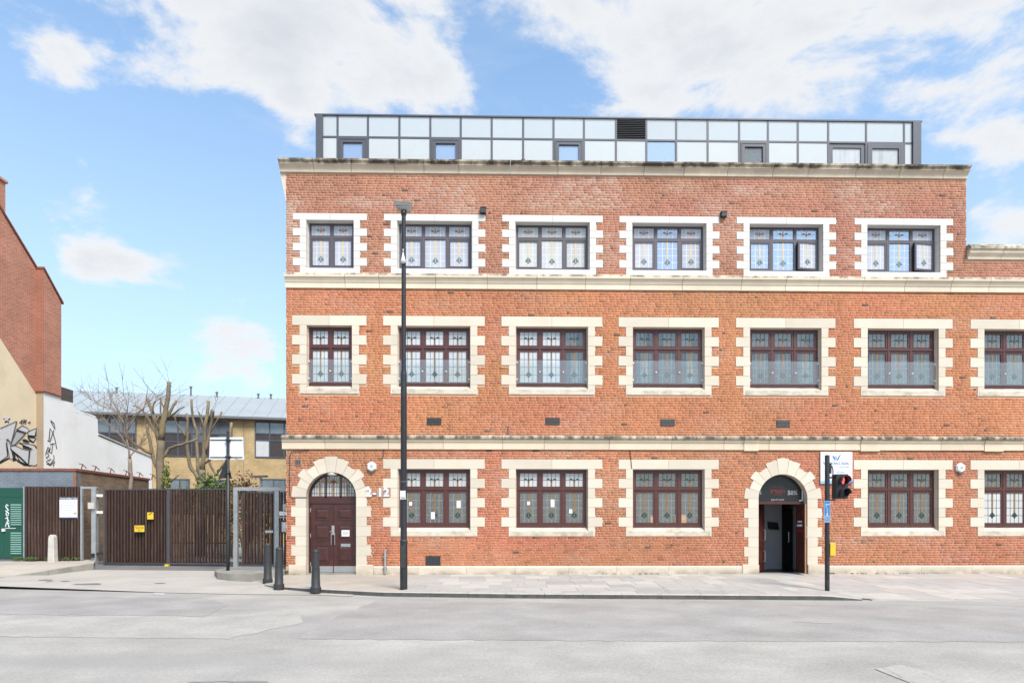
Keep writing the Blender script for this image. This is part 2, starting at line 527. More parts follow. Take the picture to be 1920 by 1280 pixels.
# ------------------------------------------------------------------ mesh building
class MB:
    def __init__(s):
        s.v, s.f, s.mi = [], [], []
        s.mats = []

    def _m(s, m):
        if m is None:
            return 0
        if m not in s.mats:
            s.mats.append(m)
        return s.mats.index(m)

    def add(s, vs, fs, m=None):
        o = len(s.v)
        s.v += [tuple(q) for q in vs]
        k = s._m(m)
        for f in fs:
            s.f.append(tuple(o + i for i in f))
            s.mi.append(k)
        return s

    def box(s, x0, x1, y0, y1, z0, z1, m=None):
        if x0 > x1: x0, x1 = x1, x0
        if y0 > y1: y0, y1 = y1, y0
        if z0 > z1: z0, z1 = z1, z0
        return s.add([(x0, y0, z0), (x1, y0, z0), (x1, y1, z0), (x0, y1, z0), (x0, y0, z1), (x1, y0, z1), (x1, y1, z1), (x0, y1, z1)],
                     [(0, 1, 5, 4), (1, 2, 6, 5), (2, 3, 7, 6), (3, 0, 4, 7), (4, 5, 6, 7), (3, 2, 1, 0)], m)

    def prism(s, poly, axis, a, b, m=None):
        """polygon extruded along an axis from a to b; poly in the two other axes in order"""
        n = len(poly)

        def P(p, t):
            return (t, p[0], p[1]) if axis == 'x' else (p[0], t, p[1]) if axis == 'y' else (p[0], p[1], t)
        ar = sum(poly[i][0] * poly[(i + 1) % n][1] - poly[(i + 1) % n][0] * poly[i][1] for i in range(n))
        vs = [P(p, a) for p in poly] + [P(p, b) for p in poly]
        flip = (ar > 0) == (axis != 'y')
        flip = flip == (b > a)
        cap0, cap1 = tuple(range(n)), tuple(range(n, 2 * n))
        sides = [(i, (i + 1) % n, n + (i + 1) % n, n + i) for i in range(n)]
        if flip:
            fs = [cap0[::-1], cap1] + sides
        else:
            fs = [cap0, cap1[::-1]] + [q[::-1] for q in sides]
        return s.add(vs, fs, m)

    def tube(s, pts, rad, n=8, m=None, cap=True):
        pts = [Vector(p) for p in pts]
        if not isinstance(rad, (list, tuple)):
            rad = [rad] * len(pts)
        vs, fs = [], []
        prev = None
        for i, p in enumerate(pts):
            t = (pts[min(i + 1, len(pts) - 1)] - pts[max(i - 1, 0)]).normalized()
            if prev is None:
                a = t.cross(Vector((0, 0, 1)) if abs(t.z) < .9 else Vector((1, 0, 0))).normalized()
            else:
                a = (prev - t * prev.dot(t)).normalized()
            prev = a
            b = t.cross(a)
            for k in range(n):
                w = 2 * math.pi * k / n
                vs.append(p + (a * math.cos(w) + b * math.sin(w)) * rad[i])
        for i in range(len(pts) - 1):
            for k in range(n):
                fs.append((i * n + k, i * n + (k + 1) % n, (i + 1) * n + (k + 1) % n, (i + 1) * n + k))
        if cap:
            fs.append(tuple(range(n))[::-1])
            fs.append(tuple(range((len(pts) - 1) * n, len(pts) * n)))
        return s.add(vs, fs, m)

    def lathe(s, prof, n=20, cx=0, cy=0, m=None):
        """profile of (radius, z) turned about a vertical axis"""
        vs, fs = [], []
        for r, z in prof:
            for k in range(n):
                w = 2 * math.pi * k / n
                vs.append((cx + r * math.cos(w), cy + r * math.sin(w), z))
        for i in range(len(prof) - 1):
            for k in range(n):
                fs.append((i * n + k, i * n + (k + 1) % n, (i + 1) * n + (k + 1) % n, (i + 1) * n + k))
        fs.append(tuple(range(n))[::-1])
        fs.append(tuple(range((len(prof) - 1) * n, len(prof) * n)))
        return s.add(vs, fs, m)

    def mesh(s, name, m=None, off=(0, 0, 0), smooth=False, bevel=0):
        me = bpy.data.meshes.new(name)
        vs = [(a - off[0], b - off[1], c - off[2]) for a, b, c in s.v]
        me.from_pydata(vs, [], s.f)
        ms = s.mats or ([m] if m else [])
        for q in ms:
            me.materials.append(q)
        if len(ms) > 1:
            me.polygons.foreach_set('material_index', s.mi)
        if smooth:
            me.polygons.foreach_set('use_smooth', [True] * len(s.f))
        if bevel:
            bm = bmesh.new()
            bm.from_mesh(me)
            bmesh.ops.bevel(bm, geom=bm.edges[:], offset=bevel, segments=1, affect='EDGES', clamp_overlap=True)
            bm.to_mesh(me)
            bm.free()
        me.update()
        return me


def smooth_by_angle(me, ang=40):
    me.polygons.foreach_set('use_smooth', [True] * len(me.polygons))
    try:
        me.set_sharp_from_angle(angle=R(ang))
    except Exception:
        pass


def inst(name, me, parent=None, loc=(0, 0, 0), rz=0.0, rx=0.0):
    o = bpy.data.objects.new(name, me)
    COL.objects.link(o)
    o.location = loc
    o.rotation_euler = (rx, 0, rz)
    if parent is not None:
        o.parent = parent
    return o


def tag(o, label, cat, group=None, kind=None):
    o['label'] = label
    o['category'] = cat
    if group:
        o['group'] = group
    if kind:
        o['kind'] = kind
    return o


def thing(name, label, cat, loc=(0, 0, 0), rz=0.0, group=None):
    o = bpy.data.objects.new(name, None)
    COL.objects.link(o)
    o.empty_display_size = .2
    o.location = loc
    o.rotation_euler = (0, 0, rz)
    return tag(o, label, cat, group)


def part(name, mb, m, parent, bevel=0, off=None, smooth=False, label=None):
    """mesh built in world metres, hung on a thing (or on a part that sits at its thing's origin)"""
    if off is None:
        p = parent
        off = Vector((0, 0, 0))
        while p is not None:
            off += p.location
            p = p.parent
    o = inst(name, mb.mesh(name, m, off, smooth, bevel), parent)
    if label:
        o['label'] = label
    return o


def structure(name, mb, m, **k):
    o = inst(name, mb.mesh(name, m, **k))
    o['kind'] = 'structure'
    return o


def text(name, s, size, loc, m, parent=None, rx=R(90), rz=0.0, ext=.002, align='CENTER', bold=0.0, sx=1.0, ry=0.0):
    c = bpy.data.curves.new(name, 'FONT')
    c.body = s
    c.size = size
    c.extrude = ext
    c.offset = bold
    c.align_x = align
    c.align_y = 'CENTER'
    c.resolution_u = 2
    c.materials.append(m)
    tmp = bpy.data.objects.new('lettering_source', c)
    me = bpy.data.meshes.new_from_object(tmp)
    bpy.data.objects.remove(tmp)
    me.materials.clear()
    me.materials.append(m)
    o = bpy.data.objects.new(name, me)
    COL.objects.link(o)
    o.rotation_euler = (rx, ry, rz)
    o.scale = (sx, 1, 1)
    if parent is not None:
        o.parent = parent
        off = Vector((0, 0, 0))
        p = parent
        while p is not None:
            off += p.location
            p = p.parent
        o.location = Vector(loc) - off
    else:
        o.location = loc
    return o


# smooth 2-D value noise for per-brick colour
_tab = rng.random((64, 64))


def vnoise(x, y):
    x0, y0 = np.floor(x).astype(int), np.floor(y).astype(int)
    fx, fy = x - x0, y - y0
    fx, fy = fx * fx * (3 - 2 * fx), fy * fy * (3 - 2 * fy)
    g = lambda a, b: _tab[a % 64, b % 64]
    return (g(x0, y0) * (1 - fx) + g(x0 + 1, y0) * fx) * (1 - fy) + (g(x0, y0 + 1) * (1 - fx) + g(x0 + 1, y0 + 1) * fx) * fy


# ------------------------------------------------------------------ ground
KX = [-6.62, -6.3, -5.99, -4.65, -2.91, .28, 4.54, 8.07, 8.6, 11.65, 26]
KY = [-2.0, -2.45, -2.72, -3.45, -4.25, -4.71, -5.02, -5.3, -5.36, -5.7, -6.4]


def yk(x):
    return float(np.interp(x, KX, KY))


def zk(x):
    return float(np.interp(x, [7.6, 8.7], [-.105, -.205]))


def zp(x, y):
    """height of the main pavement"""
    k = yk(x)
    t = max(0, min(1, (y - k) / (0.0 - k)))
    return zk(x) * (1 - t)


def zd(y):
    return -.21 + max(0, y + 3.3) * .062


ZR = -.22
mb = MB()
mb.add([(-400, -120, ZR), (400, -120, ZR), (400, 600, ZR), (-400, 600, ZR)], [(0, 1, 2, 3)])
structure('road', mb, M_ASPH)


def sheet(name, poly, z, m):
    b = MB()
    b.add([(x, y, z) for x, y in poly], [tuple(range(len(poly)))])
    return structure(name, b, m)


def gpoly(uv, z):
    return [gr(u, v, z) for u, v in uv]


def ragged(uv, step=12, amp=1.0, seed=1):
    """adds small wobble along the edges of a patch outline so that its edge is not ruled"""
    r = random.Random(seed)
    out = []
    for i in range(len(uv)):
        a, b_ = uv[i], uv[(i + 1) % len(uv)]
        n = max(1, int(math.hypot(b_[0] - a[0], b_[1] - a[1]) / step))
        for k in range(n):
            t = k / n
            out.append((a[0] + (b_[0] - a[0]) * t + r.uniform(-amp, amp), a[1] + (b_[1] - a[1]) * t + r.uniform(-amp, amp) * .35))
    return out


PZ = ZR + .004
# first strip paints the building's shade beside the kerb; others newer and worn asphalt
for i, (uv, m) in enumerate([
    ([(706, 1126), (2300, 1139), (2300, 1203), (1250, 1201), (555, 1197), (622, 1160)], M_SHADE_PATCH),
    ([(-300, 1113), (380, 1120), (430, 1133), (390, 1154), (-300, 1148)], M_SHADE_PATCH),
    ([(-300, 1152), (380, 1157), (560, 1142), (570, 1166), (430, 1196), (-300, 1190)], M_PATCH2),
]):
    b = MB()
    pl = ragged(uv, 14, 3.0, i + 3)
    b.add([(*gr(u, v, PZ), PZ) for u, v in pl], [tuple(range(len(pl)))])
    o = structure('road_shade_and_patch', b, m)
# worn line and stains
for uv, m in [([(1484, 1163.8), (1560, 1166), (1562, 1167.4), (1484, 1165)], M_PATCH2), ([(288, 1111), (312, 1112), (306, 1114.5), (290, 1113)], M_SIGNW),
              ([(1690, 1245), (1755, 1262), (1810, 1292), (1740, 1292), (1640, 1253)], M_PATCH2)]:
    pz = PZ + .004
    b = MB()
    pl = ragged(uv, 10, 1.0, 9)
    b.add([(*gr(u, v, pz), pz) for u, v in pl], [tuple(range(len(pl)))])
    structure('road_marking' if m is M_SIGNW else 'road_shade_and_patch', b, m)
# tarred cracks
for pts in ([(1655, 1250), (1690, 1268), (1740, 1290)], [(1715, 1255), (1748, 1268), (1790, 1284)], [(350, 1277), (420, 1275.5), (520, 1277)], [(540, 1110), (640, 1118), (720, 1121)],
            [(1270, 1132), (1285, 1126), (1340, 1127)]):
    b = MB()
    pz = PZ + .008
    r_ = random.Random(2)
    dense = []
    for i in range(len(pts) - 1):
        for k in range(6):
            t = k / 6
            dense.append((pts[i][0] + (pts[i + 1][0] - pts[i][0]) * t + r_.uniform(-2, 2), pts[i][1] + (pts[i + 1][1] - pts[i][1]) * t + r_.uniform(-.6, .6)))
    w = [gr(u, v, pz) for u, v in dense]
    vs = []
    for (x, y) in w:
        vs += [(x, y - .012, pz), (x, y + .012 + .008 * r_.random(), pz)]
    b.add(vs, [(2 * i, 2 * i + 2, 2 * i + 3, 2 * i + 1) for i in range(len(w) - 1)])
    structure('road_crack', b, M_SHADE_PATCH)

# pavement bed in front of the brick building
PAVE = bpy.data.objects.new('pavement', None)
b = MB()
xs = np.linspace(-6.6, 26, 90)
rows = 8
vs, fs = [], []
for x in xs:
    k = yk(x) + .13
    for j in range(rows + 1):
        y = k + (0.3 - k) * j / rows
        vs.append((x, y, zp(x, y) - .004))
for i in range(len(xs) - 1):
    for j in range(rows):
        a = i * (rows + 1) + j
        fs.append((a, a + rows + 1, a + rows + 2, a + 1))
b.add(vs, fs)
pave = structure('pavement', b, M_BOUND)
b = MB()
# flags
rowy = [-.02, -.62, -1.34, -2.1, -2.86, -3.6, -4.3, -5.3, -6.2]
r_ = random.Random(11)
pal = [(.345, .322, .295), (.33, .31, .288), (.37, .342, .31), (.305, .288, .268), (.40, .375, .34), (.35, .325, .295)]
pink = [(.36, .315, .285), (.37, .33, .30), (.345, .30, .275), (.33, .31, .30), (.41, .37, .335), (.35, .32, .30)]
nflag = 0
for ri in range(len(rowy) - 1):
    x = -2.4 + r_.uniform(-.3, .3) - .25 * ri * (ri < 4)
    while x < 15.5:
        w = r_.choice([.6, .75, .9])
        x1 = x + w
        g = .006
        yt = rowy[ri]
        c = []
        ok = True
        for (xx, yy) in ((x + g, rowy[ri + 1] + g), (x1 - g, rowy[ri + 1] + g), (x1 - g, yt - g), (x + g, yt - g)):
            lim = yk(xx) + .17
            c.append((xx, max(yy, lim)))
        if c[3][1] - c[0][1] < .08 or c[2][1] - c[1][1] < .08 or yt - g <= c[0][1]:
            x = x1
            continue
        dz = r_.uniform(0.001, .005)
        top = [(xx, yy, zp(xx, yy) + dz) for xx, yy in c]
        bot = [(xx, yy, zp(xx, yy) - .05) for xx, yy in c]
        q = MB()
        q.add(top + bot, [(0, 1, 2, 3), (0, 4, 5, 1), (1, 5, 6, 2), (2, 6, 7, 3), (3, 7, 4, 0)])
        o = part('paving_slab', q, M_FLAG, pave)
        o.color = (*((pal if x < 8.3 else pink)[r_.randrange(6)]), 1)
        nflag += 1
        x = x1
# kerb stones, top and dark face
x = -6.55
KS = []
while x < 8.1:
    x1 = min(x + (.3 if x < -5.5 else .915), 8.55)
    KS.append((x, x1))
    x = x1
for (x0, x1) in KS:
    g = .004
    n = 4
    q = MB()
    vs = []
    for i in range(n + 1):
        xx = x0 + g + (x1 - x0 - 2 * g) * i / n
        k = yk(xx)
        z = zk(xx) + .002
        vs += [(xx, k, ZR - .05), (xx, k, z - .02), (xx, k + .018, z), (xx, k + .155, z + .002), (xx, k + .155, ZR - .05)]
    top, face = [], []
    for i in range(n):
        a, c = i * 5, (i + 1) * 5
        face.append((a, c, c + 1, a + 1))
        top += [(a + 1, c + 1, c + 2, a + 2), (a + 2, c + 2, c + 3, a + 3), (a + 3, c + 3, c + 4, a + 4)]
    top += [(0, 1, 2, 3, 4), (n * 5 + 4, n * 5 + 3, n * 5 + 2, n * 5 + 1, n * 5)]
    o_ = len(q.v)
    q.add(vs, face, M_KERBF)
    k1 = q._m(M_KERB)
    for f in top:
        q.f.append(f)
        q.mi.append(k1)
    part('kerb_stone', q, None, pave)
# right-hand dropped crossing edge
q = MB()
vs = []
xe = np.linspace(8.6, 26, 12)
for xx in xe:
    k = yk(xx)
    vs += [(xx, k, ZR - .05), (xx, k, -.205), (xx, k + .14, -.203), (xx, k + .14, ZR - .05)]
fs = []
for i in range(len(xe) - 1):
    a, c = i * 4, i * 4 + 4
    fs += [(a, c, c + 1, a + 1), (a + 1, c + 1, c + 2, a + 2)]
q.add(vs, fs)
structure('dropped_kerb', q, M_KERB)

# driveway up to the gates
edge = [(-30, -2.6)] + [gr(u, v, -.21) for u, v in ((0, 1103), (175, 1107), (300, 1110), (430, 1113), (520, 1114), (600, 1114.5), (660, 1117))]
q = MB()
vs, fs = [], []
n = 12
for i, (x, y0) in enumerate(edge):
    y1 = 3.2 if x < -6.7 else (yk(x) + .1)
    for j in range(n + 1):
        y = y0 + (y1 - y0) * j / n
        vs.append((x, y, max(zd(y), -.214)))
for i in range(len(edge) - 1):
    for j in range(n):
        a = i * (n + 1) + j
        fs.append((a, a + n + 1, a + n + 2, a + 1))
q.add(vs, fs)
structure('driveway', q, M_DRIVE)
q = MB()
xa, xb = -14.3, -8.95
vs = [(xa - .9, .9, zd(.9) + .004), (xa + 1.0, 1.25, zd(1.25) + .004), (xb - .2, .95, zd(.95) + .004), (xb, 1.2, zd(1.2) + .004), (xb, 3.19, zd(3.19) + .004), (xa - .9, 3.19, zd(3.19) + .004)]
q.add(vs, [(0, 1, 2, 3, 4, 5)])
structure('gate_shadow_sheet', q, M_DRIVE_D)  # dark sheet paints the gate's cast shadow on the driveway
for (u, v, w, h) in ((85, 1079, 14, 1.2), (165, 1098, 26, 1.6), (92, 1088, 6, .8), (122, 1087, 8, .8), (300, 1095, 10, .7)):
    q = MB()
    x, y = gr(u, v, -.1)
    zz = zd(y)
    x, y = gr(u, v, zz)
    rx_, ry_ = w / 62, h / 9
    pts = []
    for k in range(14):
        a = 2 * math.pi * k / 14
        f = 1 + random.uniform(-.25, .2)
        px, py = x + rx_ * f * math.cos(a), y + ry_ * f * math.sin(a)
        pts.append((px, py, zd(py) + .005))
    q.add(pts, [tuple(range(14))])
    structure('driveway_stain', q, M_DRIVE_D)
# raised pavement on the left with its kerb
LP = [((-400, 1083), .0), ((0, 1082), -.03), ((28, 1078), -.01), ((90, 1069.5), .13), ((176, 1056), .27)]
pts = []
for (u, v), z in LP:
    x, y = gr(u, v, z)
    pts.append((x, y, z))
pts += [(-14.62, 3.4, .30), (-15.02, 3.45, .30), (-40, 3.45, .30), (-40, pts[0][1], 0)]
q = MB()
q.add(pts, [tuple(range(len(pts)))])
structure('side_pavement', q, M_BOUND)
q = MB()
ks = pts[2:5]
for i in range(len(ks) - 1):
    a, c = Vector(ks[i]), Vector(ks[i + 1])
    m_ = max(1, int((c - a).length / .95))
    for k in range(m_):
        p, p2 = a.lerp(c, k / m_ + .004), a.lerp(c, (k + 1) / m_ - .004)
        nrm = Vector((-(p2 - p).y, (p2 - p).x, 0)).normalized() * .14
        q = MB()
        up = Vector((0, 0, .006))
        q.add([p + up, p2 + up, p2 + nrm + up, p + nrm + up, p - Vector((0, 0, .35)), p2 - Vector((0, 0, .35))], [(0, 1, 2, 3), (4, 5, 1, 0)])
        o = structure('kerb_stone', q, M_KERBC)
# small paved island under the pedestrian gate
q = MB()
isl = [gr(402, 1070, .12), gr(408, 1075, .10), gr(430, 1077, .09), gr(470, 1078, .09), (-6.66, -.35), (-6.66, 2.3), (-9.0, 2.4), (-9.0, .9)]
zt = .13
q.prism([(x, y) for x, y in isl], 'z', -.2, zt)
structure('paved_island', q, M_KERBC)
q = MB()
x = -8.95
yy = -.12
cnt = 0
while yy < 2.2:
    x = -8.75 + (.1 if cnt % 2 else 0)
    while x < -6.75:
        if yy > .45 - (x + 8.75) * .5:
            q.box(x + .008, x + .192, yy + .006, yy + .094, zt, zt + .012 + random.random() * .006)
        x += .2
    yy += .1
    cnt += 1
o = structure('block_paving', q, M_COBBLE)
o['kind'] = 'stuff'
# the yard behind the gates
q = MB()
q.add([(-60, 3.2, .2), (-6.4, 3.2, .2), (-6.4, 22, .15), (20, 22, .1), (20, 70, .1), (-60, 70, .1)], [(0, 1, 2, 3, 4, 5)])
structure('yard', q, M_YARD)

# ------------------------------------------------------------------ the red brick building
XL, XR, XW = -6.65, 14.75, 24.0
BLD = thing('brick_building', 'long three storey red brick building with cream stone window surrounds and cornices', 'building', (4.05, 0, 0))
BO = Vector((4.05, 0, 0))
CH = .0756
# rows: (z bottom of surround, z top, row height, reveal depth, kind)
ROWS = {'ground': dict(z0=1.185, rh=.3005), 'middle': dict(z0=5.608, rh=.3042), 'top': dict(z0=9.352, rh=.2315)}
COLX = [-6.459, -3.645, .035, 3.705, 7.405, 11.145, 14.875, 18.59]
holes = []          # openings in the wall (x0,x1,z0,z1)
stones = []         # rectangles kept free of brick
wins = []
for row, rr in ROWS.items():
    for ci, xl in enumerate(COLX):
        if row == 'ground' and ci in (0, 4):
            continue
        if row == 'top' and ci > 5:
            continue
        wid = 2.295 if ci == 0 else 3.16
        if row == 'top':
            xl += .025
            wid -= .01
        wins.append((row, ci, xl, xl + wid))
ARCHES = [(-5.255, .775, 2.40), (8.895, .775, 2.36)]
ARN, ARW, ARK = 1.10, 1.225, 1.25


def surround(row, ci, x0, x1):
    rr = ROWS[row]
    z0, rh = rr['z0'], rr['rh']
    nz = 8
    zt = z0 + rh * nz
    ni = .232 if row != 'top' else .215           # how far the narrow blocks step back
    oi = .445 if row != 'top' else .405           # edge of the opening at the face
    d = .17 if row != 'top' else .21              # depth of the reveal
    sp = .03 if row != 'top' else .04
    M = M_WHITE if row == 'top' else M_STONE
    pr = -.022                                    # stands proud of the brick
    g = .004
    head_h = rh if row != 'top' else .20
    zo1 = zt - head_h
    zb = z0 + .285 if row != 'top' else z0 + .235   # window bottom
    zo0 = z0 + .16
    sur = None
    # head in two or three stones
    hz = [(x0, x0 + (x1 - x0) * .5), (x0 + (x1 - x0) * .5, x1)]
    for i, (a, b) in enumerate(hz):
        q = MB()
        q.prism([(pr, zt), (pr, zo1), (d, zo1 - .012), (d + .1, zo1 - .012), (d + .1, zt)], 'x', a + g, b - g)
        if i == 0:
            sur = part('window_surround', q, M, BLD, off=BO)
        else:
            part('head_stone', q, M, sur, off=BO)
    stones.append((x0, x1, zo1, zt))
    # jamb blocks
    z = zo1
    k = 1
    edges = [zt - rh * i for i in range(1, nz)]
    zz = [zo1] + edges[1:] + [z0]
    for i in range(len(zz) - 1):
        za, zb_ = zz[i], zz[i + 1]
        wide = i % 2 == 1
        a = x0 if wide else x0 + ni
        b = x1 if wide else x1 - ni
        py = pr + random.uniform(-.002, .002)
        lo = zb_ + g
        q = MB()
        q.prism([(a, py), (x0 + oi, py), (x0 + oi + sp, d), (x0 + oi + sp, d + .1), (a, d + .1)], 'z', lo, za - g)
        part('quoin_stone', q, M, sur, off=BO)
        q = MB()
        q.prism([(b, py), (x1 - oi, py), (x1 - oi - sp, d), (x1 - oi - sp, d + .1), (b, d + .1)], 'z', lo, za - g)
        part('quoin_stone', q, M, sur, off=BO)
        stones.append((a, b, zb_, za))
    # weathered sill
    q = MB()
    q.prism([(pr - .004, z0 + .004), (pr - .004, zo0), (d, zb), (d + .1, zb), (d + .1, z0 + .004)], 'x', x0 + ni + .05, x1 - ni - .05)
    part('sill', q, M_SILL if M is M_STONE else M, sur, off=BO)
    holes.append((x0 + oi + .01, x1 - oi - .01, z0 + .02, zo1))
    return (x0 + oi + sp, x1 - oi - sp, zb, zo1 - .012, d)


# --- window kits, one per kind, with shared meshes
KIT = {}


def ring(mb_, x0, x1, z0, z1, w, y0, y1, m=None, wb=None):
    wb = w if wb is None else wb
    mb_.box(x0, x1, y0, y1, z1 - w, z1, m)
    mb_.box(x0, x1, y0, y1, z0, z0 + wb, m)
    mb_.box(x0, x0 + w, y0, y1, z0 + wb, z1 - w, m)
    mb_.box(x1 - w, x1, y0, y1, z0 + wb, z1 - w, m)


def motif_upper(w, h, green, red, amber):
    q = MB()
    cx = w / 2
    q.box(cx - .026, cx + .026, -.006, .004, 0, h * .42, amber)
    zc = h * .50
    q.prism([(cx - .03, zc - .03), (cx, zc - .08), (cx + .03, zc - .03), (cx, zc + .12)], 'y', -.009, .004, red)
    for s_ in (-1, 1):
        pts = [(cx + s_ * .03, zc - .01), (cx + s_ * .07, zc + .045), (cx + s_ * .11, zc + .05), (cx + s_ * .155, zc + .01), (cx + s_ * .10, zc - .005)]
        q.prism(pts, 'y', -.009, .004, green)
    return q


def motif_lower(w, h, green, red, amber):
    q = MB()
    cx = w / 2
    q.box(cx - .026, cx + .026, -.006, .004, h * .32, h, amber)
    zc = h * .23
    q.prism([(cx - .006, zc + .13), (cx - .105, zc), (cx - .05, zc - .012), (cx - .006, zc - .03)], 'y', -.009, .004, green)
    q.prism([(cx + .006, zc + .13), (cx + .105, zc), (cx + .05, zc - .012), (cx + .006, zc - .03)], 'y', -.009, .004, green)
    q.prism([(cx - .045, zc - .02), (cx, zc - .035), (cx + .045, zc - .02), (cx, zc - .09)], 'y', -.009, .004, red)
    return q


def cames(w, h, nv, nh, t):
    q = MB()
    for i in range(1, nv):
        x = w * i / nv
        q.box(x - t / 2, x + t / 2, -.004, .003, 0, h)
    for i in range(1, nh + 1):
        z = h * i / (nh + 1)
        q.box(0, w, -.0035, .0025, z - t / 2, z + t / 2)
    return q


def window_kit(key, w, h, nl, style):
    """frame mesh plus list of lights: (x, z, w, h, sash mesh or None)"""
    if key in KIT:
        return KIT[key]
    fr = MB()
    lights = []
    if style == 'wood':
        e, mu, tr_h = .05, .055, .07
        ztr = h * .655
        sill = .075
        ring(fr, 0, w, 0, h, e, 0, .09, None, sill)
        fr.box(0, w, -.03, .0, 0, .055)
        lw = (w - 2 * e - (nl - 1) * mu) / nl
        for i in range(1, nl):
            x = e + i * lw + (i - 1) * mu
            fr.box(x, x + mu, -.005, .085, sill, h - e)
        xs_ = [e + i * (lw + mu) for i in range(nl)]
        for x in xs_:
            fr.box(x, x + lw, -.004, .084, ztr - tr_h / 2, ztr + tr_h / 2)
            fr.box(x, x + lw, -.022, -.004, ztr - .012, ztr + .016)
        sw = .062
        for x in xs_:
            lights.append(('u', x, ztr + tr_h / 2, lw, h - e - ztr - tr_h / 2, sw))
        for x in xs_:
            lights.append(('l', x, sill, lw, ztr - tr_h / 2 - sill, sw))
    else:
        e, mu = .045, .085
        ztr = h * .695
        ring(fr, 0, w, 0, h, e, 0, .075)
        lw = (w - 2 * e - (nl - 1) * mu) / nl
        xs_ = [e + i * (lw + mu) for i in range(nl)]
        for i in range(1, nl):
            x = e + i * lw + (i - 1) * mu
            fr.box(x, x + mu, .003, .072, e, h - e)
        for x in xs_:
            fr.box(x, x + lw, .004, .071, ztr - .045, ztr + .045)
        for x in xs_:
            lights.append(('u', x, ztr + .045, lw, h - e - ztr - .045, .012))
        for i, x in enumerate(xs_):
            lights.append(('l', x, e, lw, ztr - .045 - e, .05 if (i != 1 or nl == 2) else .008))
    fm_ = fr.mesh('window_frame', M_WOOD if style == 'wood' else M_UPVC)
    out = []
    for (t, x, z, lw_, lh, sw) in lights:
        s_ = MB()
        ring(s_, 0, lw_, 0, lh, sw, .012, .06)
        if sw > .03:
            ring(s_, sw - .012, lw_ - sw + .012, sw - .012, lh - sw + .012, .011, .004, .0125)
        gw, gh = lw_ - 2 * sw, lh - 2 * sw
        sm = s_.mesh('casement', M_WOOD if style == 'wood' else M_UPVC)
        p_ = MB()
        p_.box(0, gw, 0, .006, 0, gh)
        pm = p_.mesh('pane', M_CLEAR)
        lead = []
        tt = .013 if style == 'wood' else .012
        cm = cames(gw, gh, 4, 1 if t == 'u' else 3, tt)
        cmesh = {c.name: cm.mesh('lead_came', c) for c in (M_LEAD, M_LEADW, M_LEADG)}
        mf = (motif_upper if t == 'u' else motif_lower)
        if style == 'wood':
            mm = mf(gw, gh, M_GREEN, M_LEAD if t == 'u' else M_GREEN, M_AMBER).mesh('stained_motif')
        else:
            mm = mf(gw, gh, M_GREEN2, M_RED2, M_AMBER2).mesh('stained_motif')
        out.append(dict(t=t, x=x, z=z, w=lw_, h=lh, sw=sw, gw=gw, gh=gh, sash=sm, pane=pm, came=cmesh, motif=mm))
    KIT[key] = (fm_, out)
    return KIT[key]


PANEMAT = {'w': M_FROST, 'l': M_FROST2, 'b': M_BLUE, 'g': M_OBSC, 'd': M_CLEAR, 'c': M_CLEAR, 'k': M_FROSTB}
GLAZE = {
    ('ground', 1): ('www', 'ggg'), ('ground', 2): ('www', 'ggg'), ('ground', 3): ('ggg', 'ggg'), ('ground', 5): ('ggg', 'ggg'), ('ground', 6): ('ggg', 'www'), ('ground', 7): ('ggg', 'ggg'),
    ('middle', 0): ('kk', 'kk'), ('middle', 1): ('kkk', 'kkk'), ('middle', 2): ('kkc', 'kkc'), ('middle', 3): ('ccc', 'cdc'), ('middle', 4): ('ggc', 'ddc'),
    ('middle', 5): ('ggg', 'dgd'), ('middle', 6): ('ggg', 'dgd'), ('middle', 7): ('ggg', 'ddd'),
    ('top', 0): ('ll', 'll'), ('top', 1): ('lll', 'lll'), ('top', 2): ('www', 'www'), ('top', 3): ('lbl', 'lbl'), ('top', 4): ('lbb', 'bbl'), ('top', 5): ('lbl', 'lbl'),
}


def curtain_mesh(w, h, waves):
    vs, fs = [], []
    n = 28
    for i in range(n + 1):
        x = w * i / n
        y = .03 * math.sin(i / n * waves * 2 * math.pi) + .012 * math.sin(i * 1.7)
        vs += [(x, y, 0), (x, y * 1.0, h)]
    for i in range(n):
        fs.append((2 * i, 2 * i + 2, 2 * i + 3, 2 * i + 1))
    q = MB()
    q.add(vs, fs)
    return q.mesh('curtain', M_CURT, smooth=True)


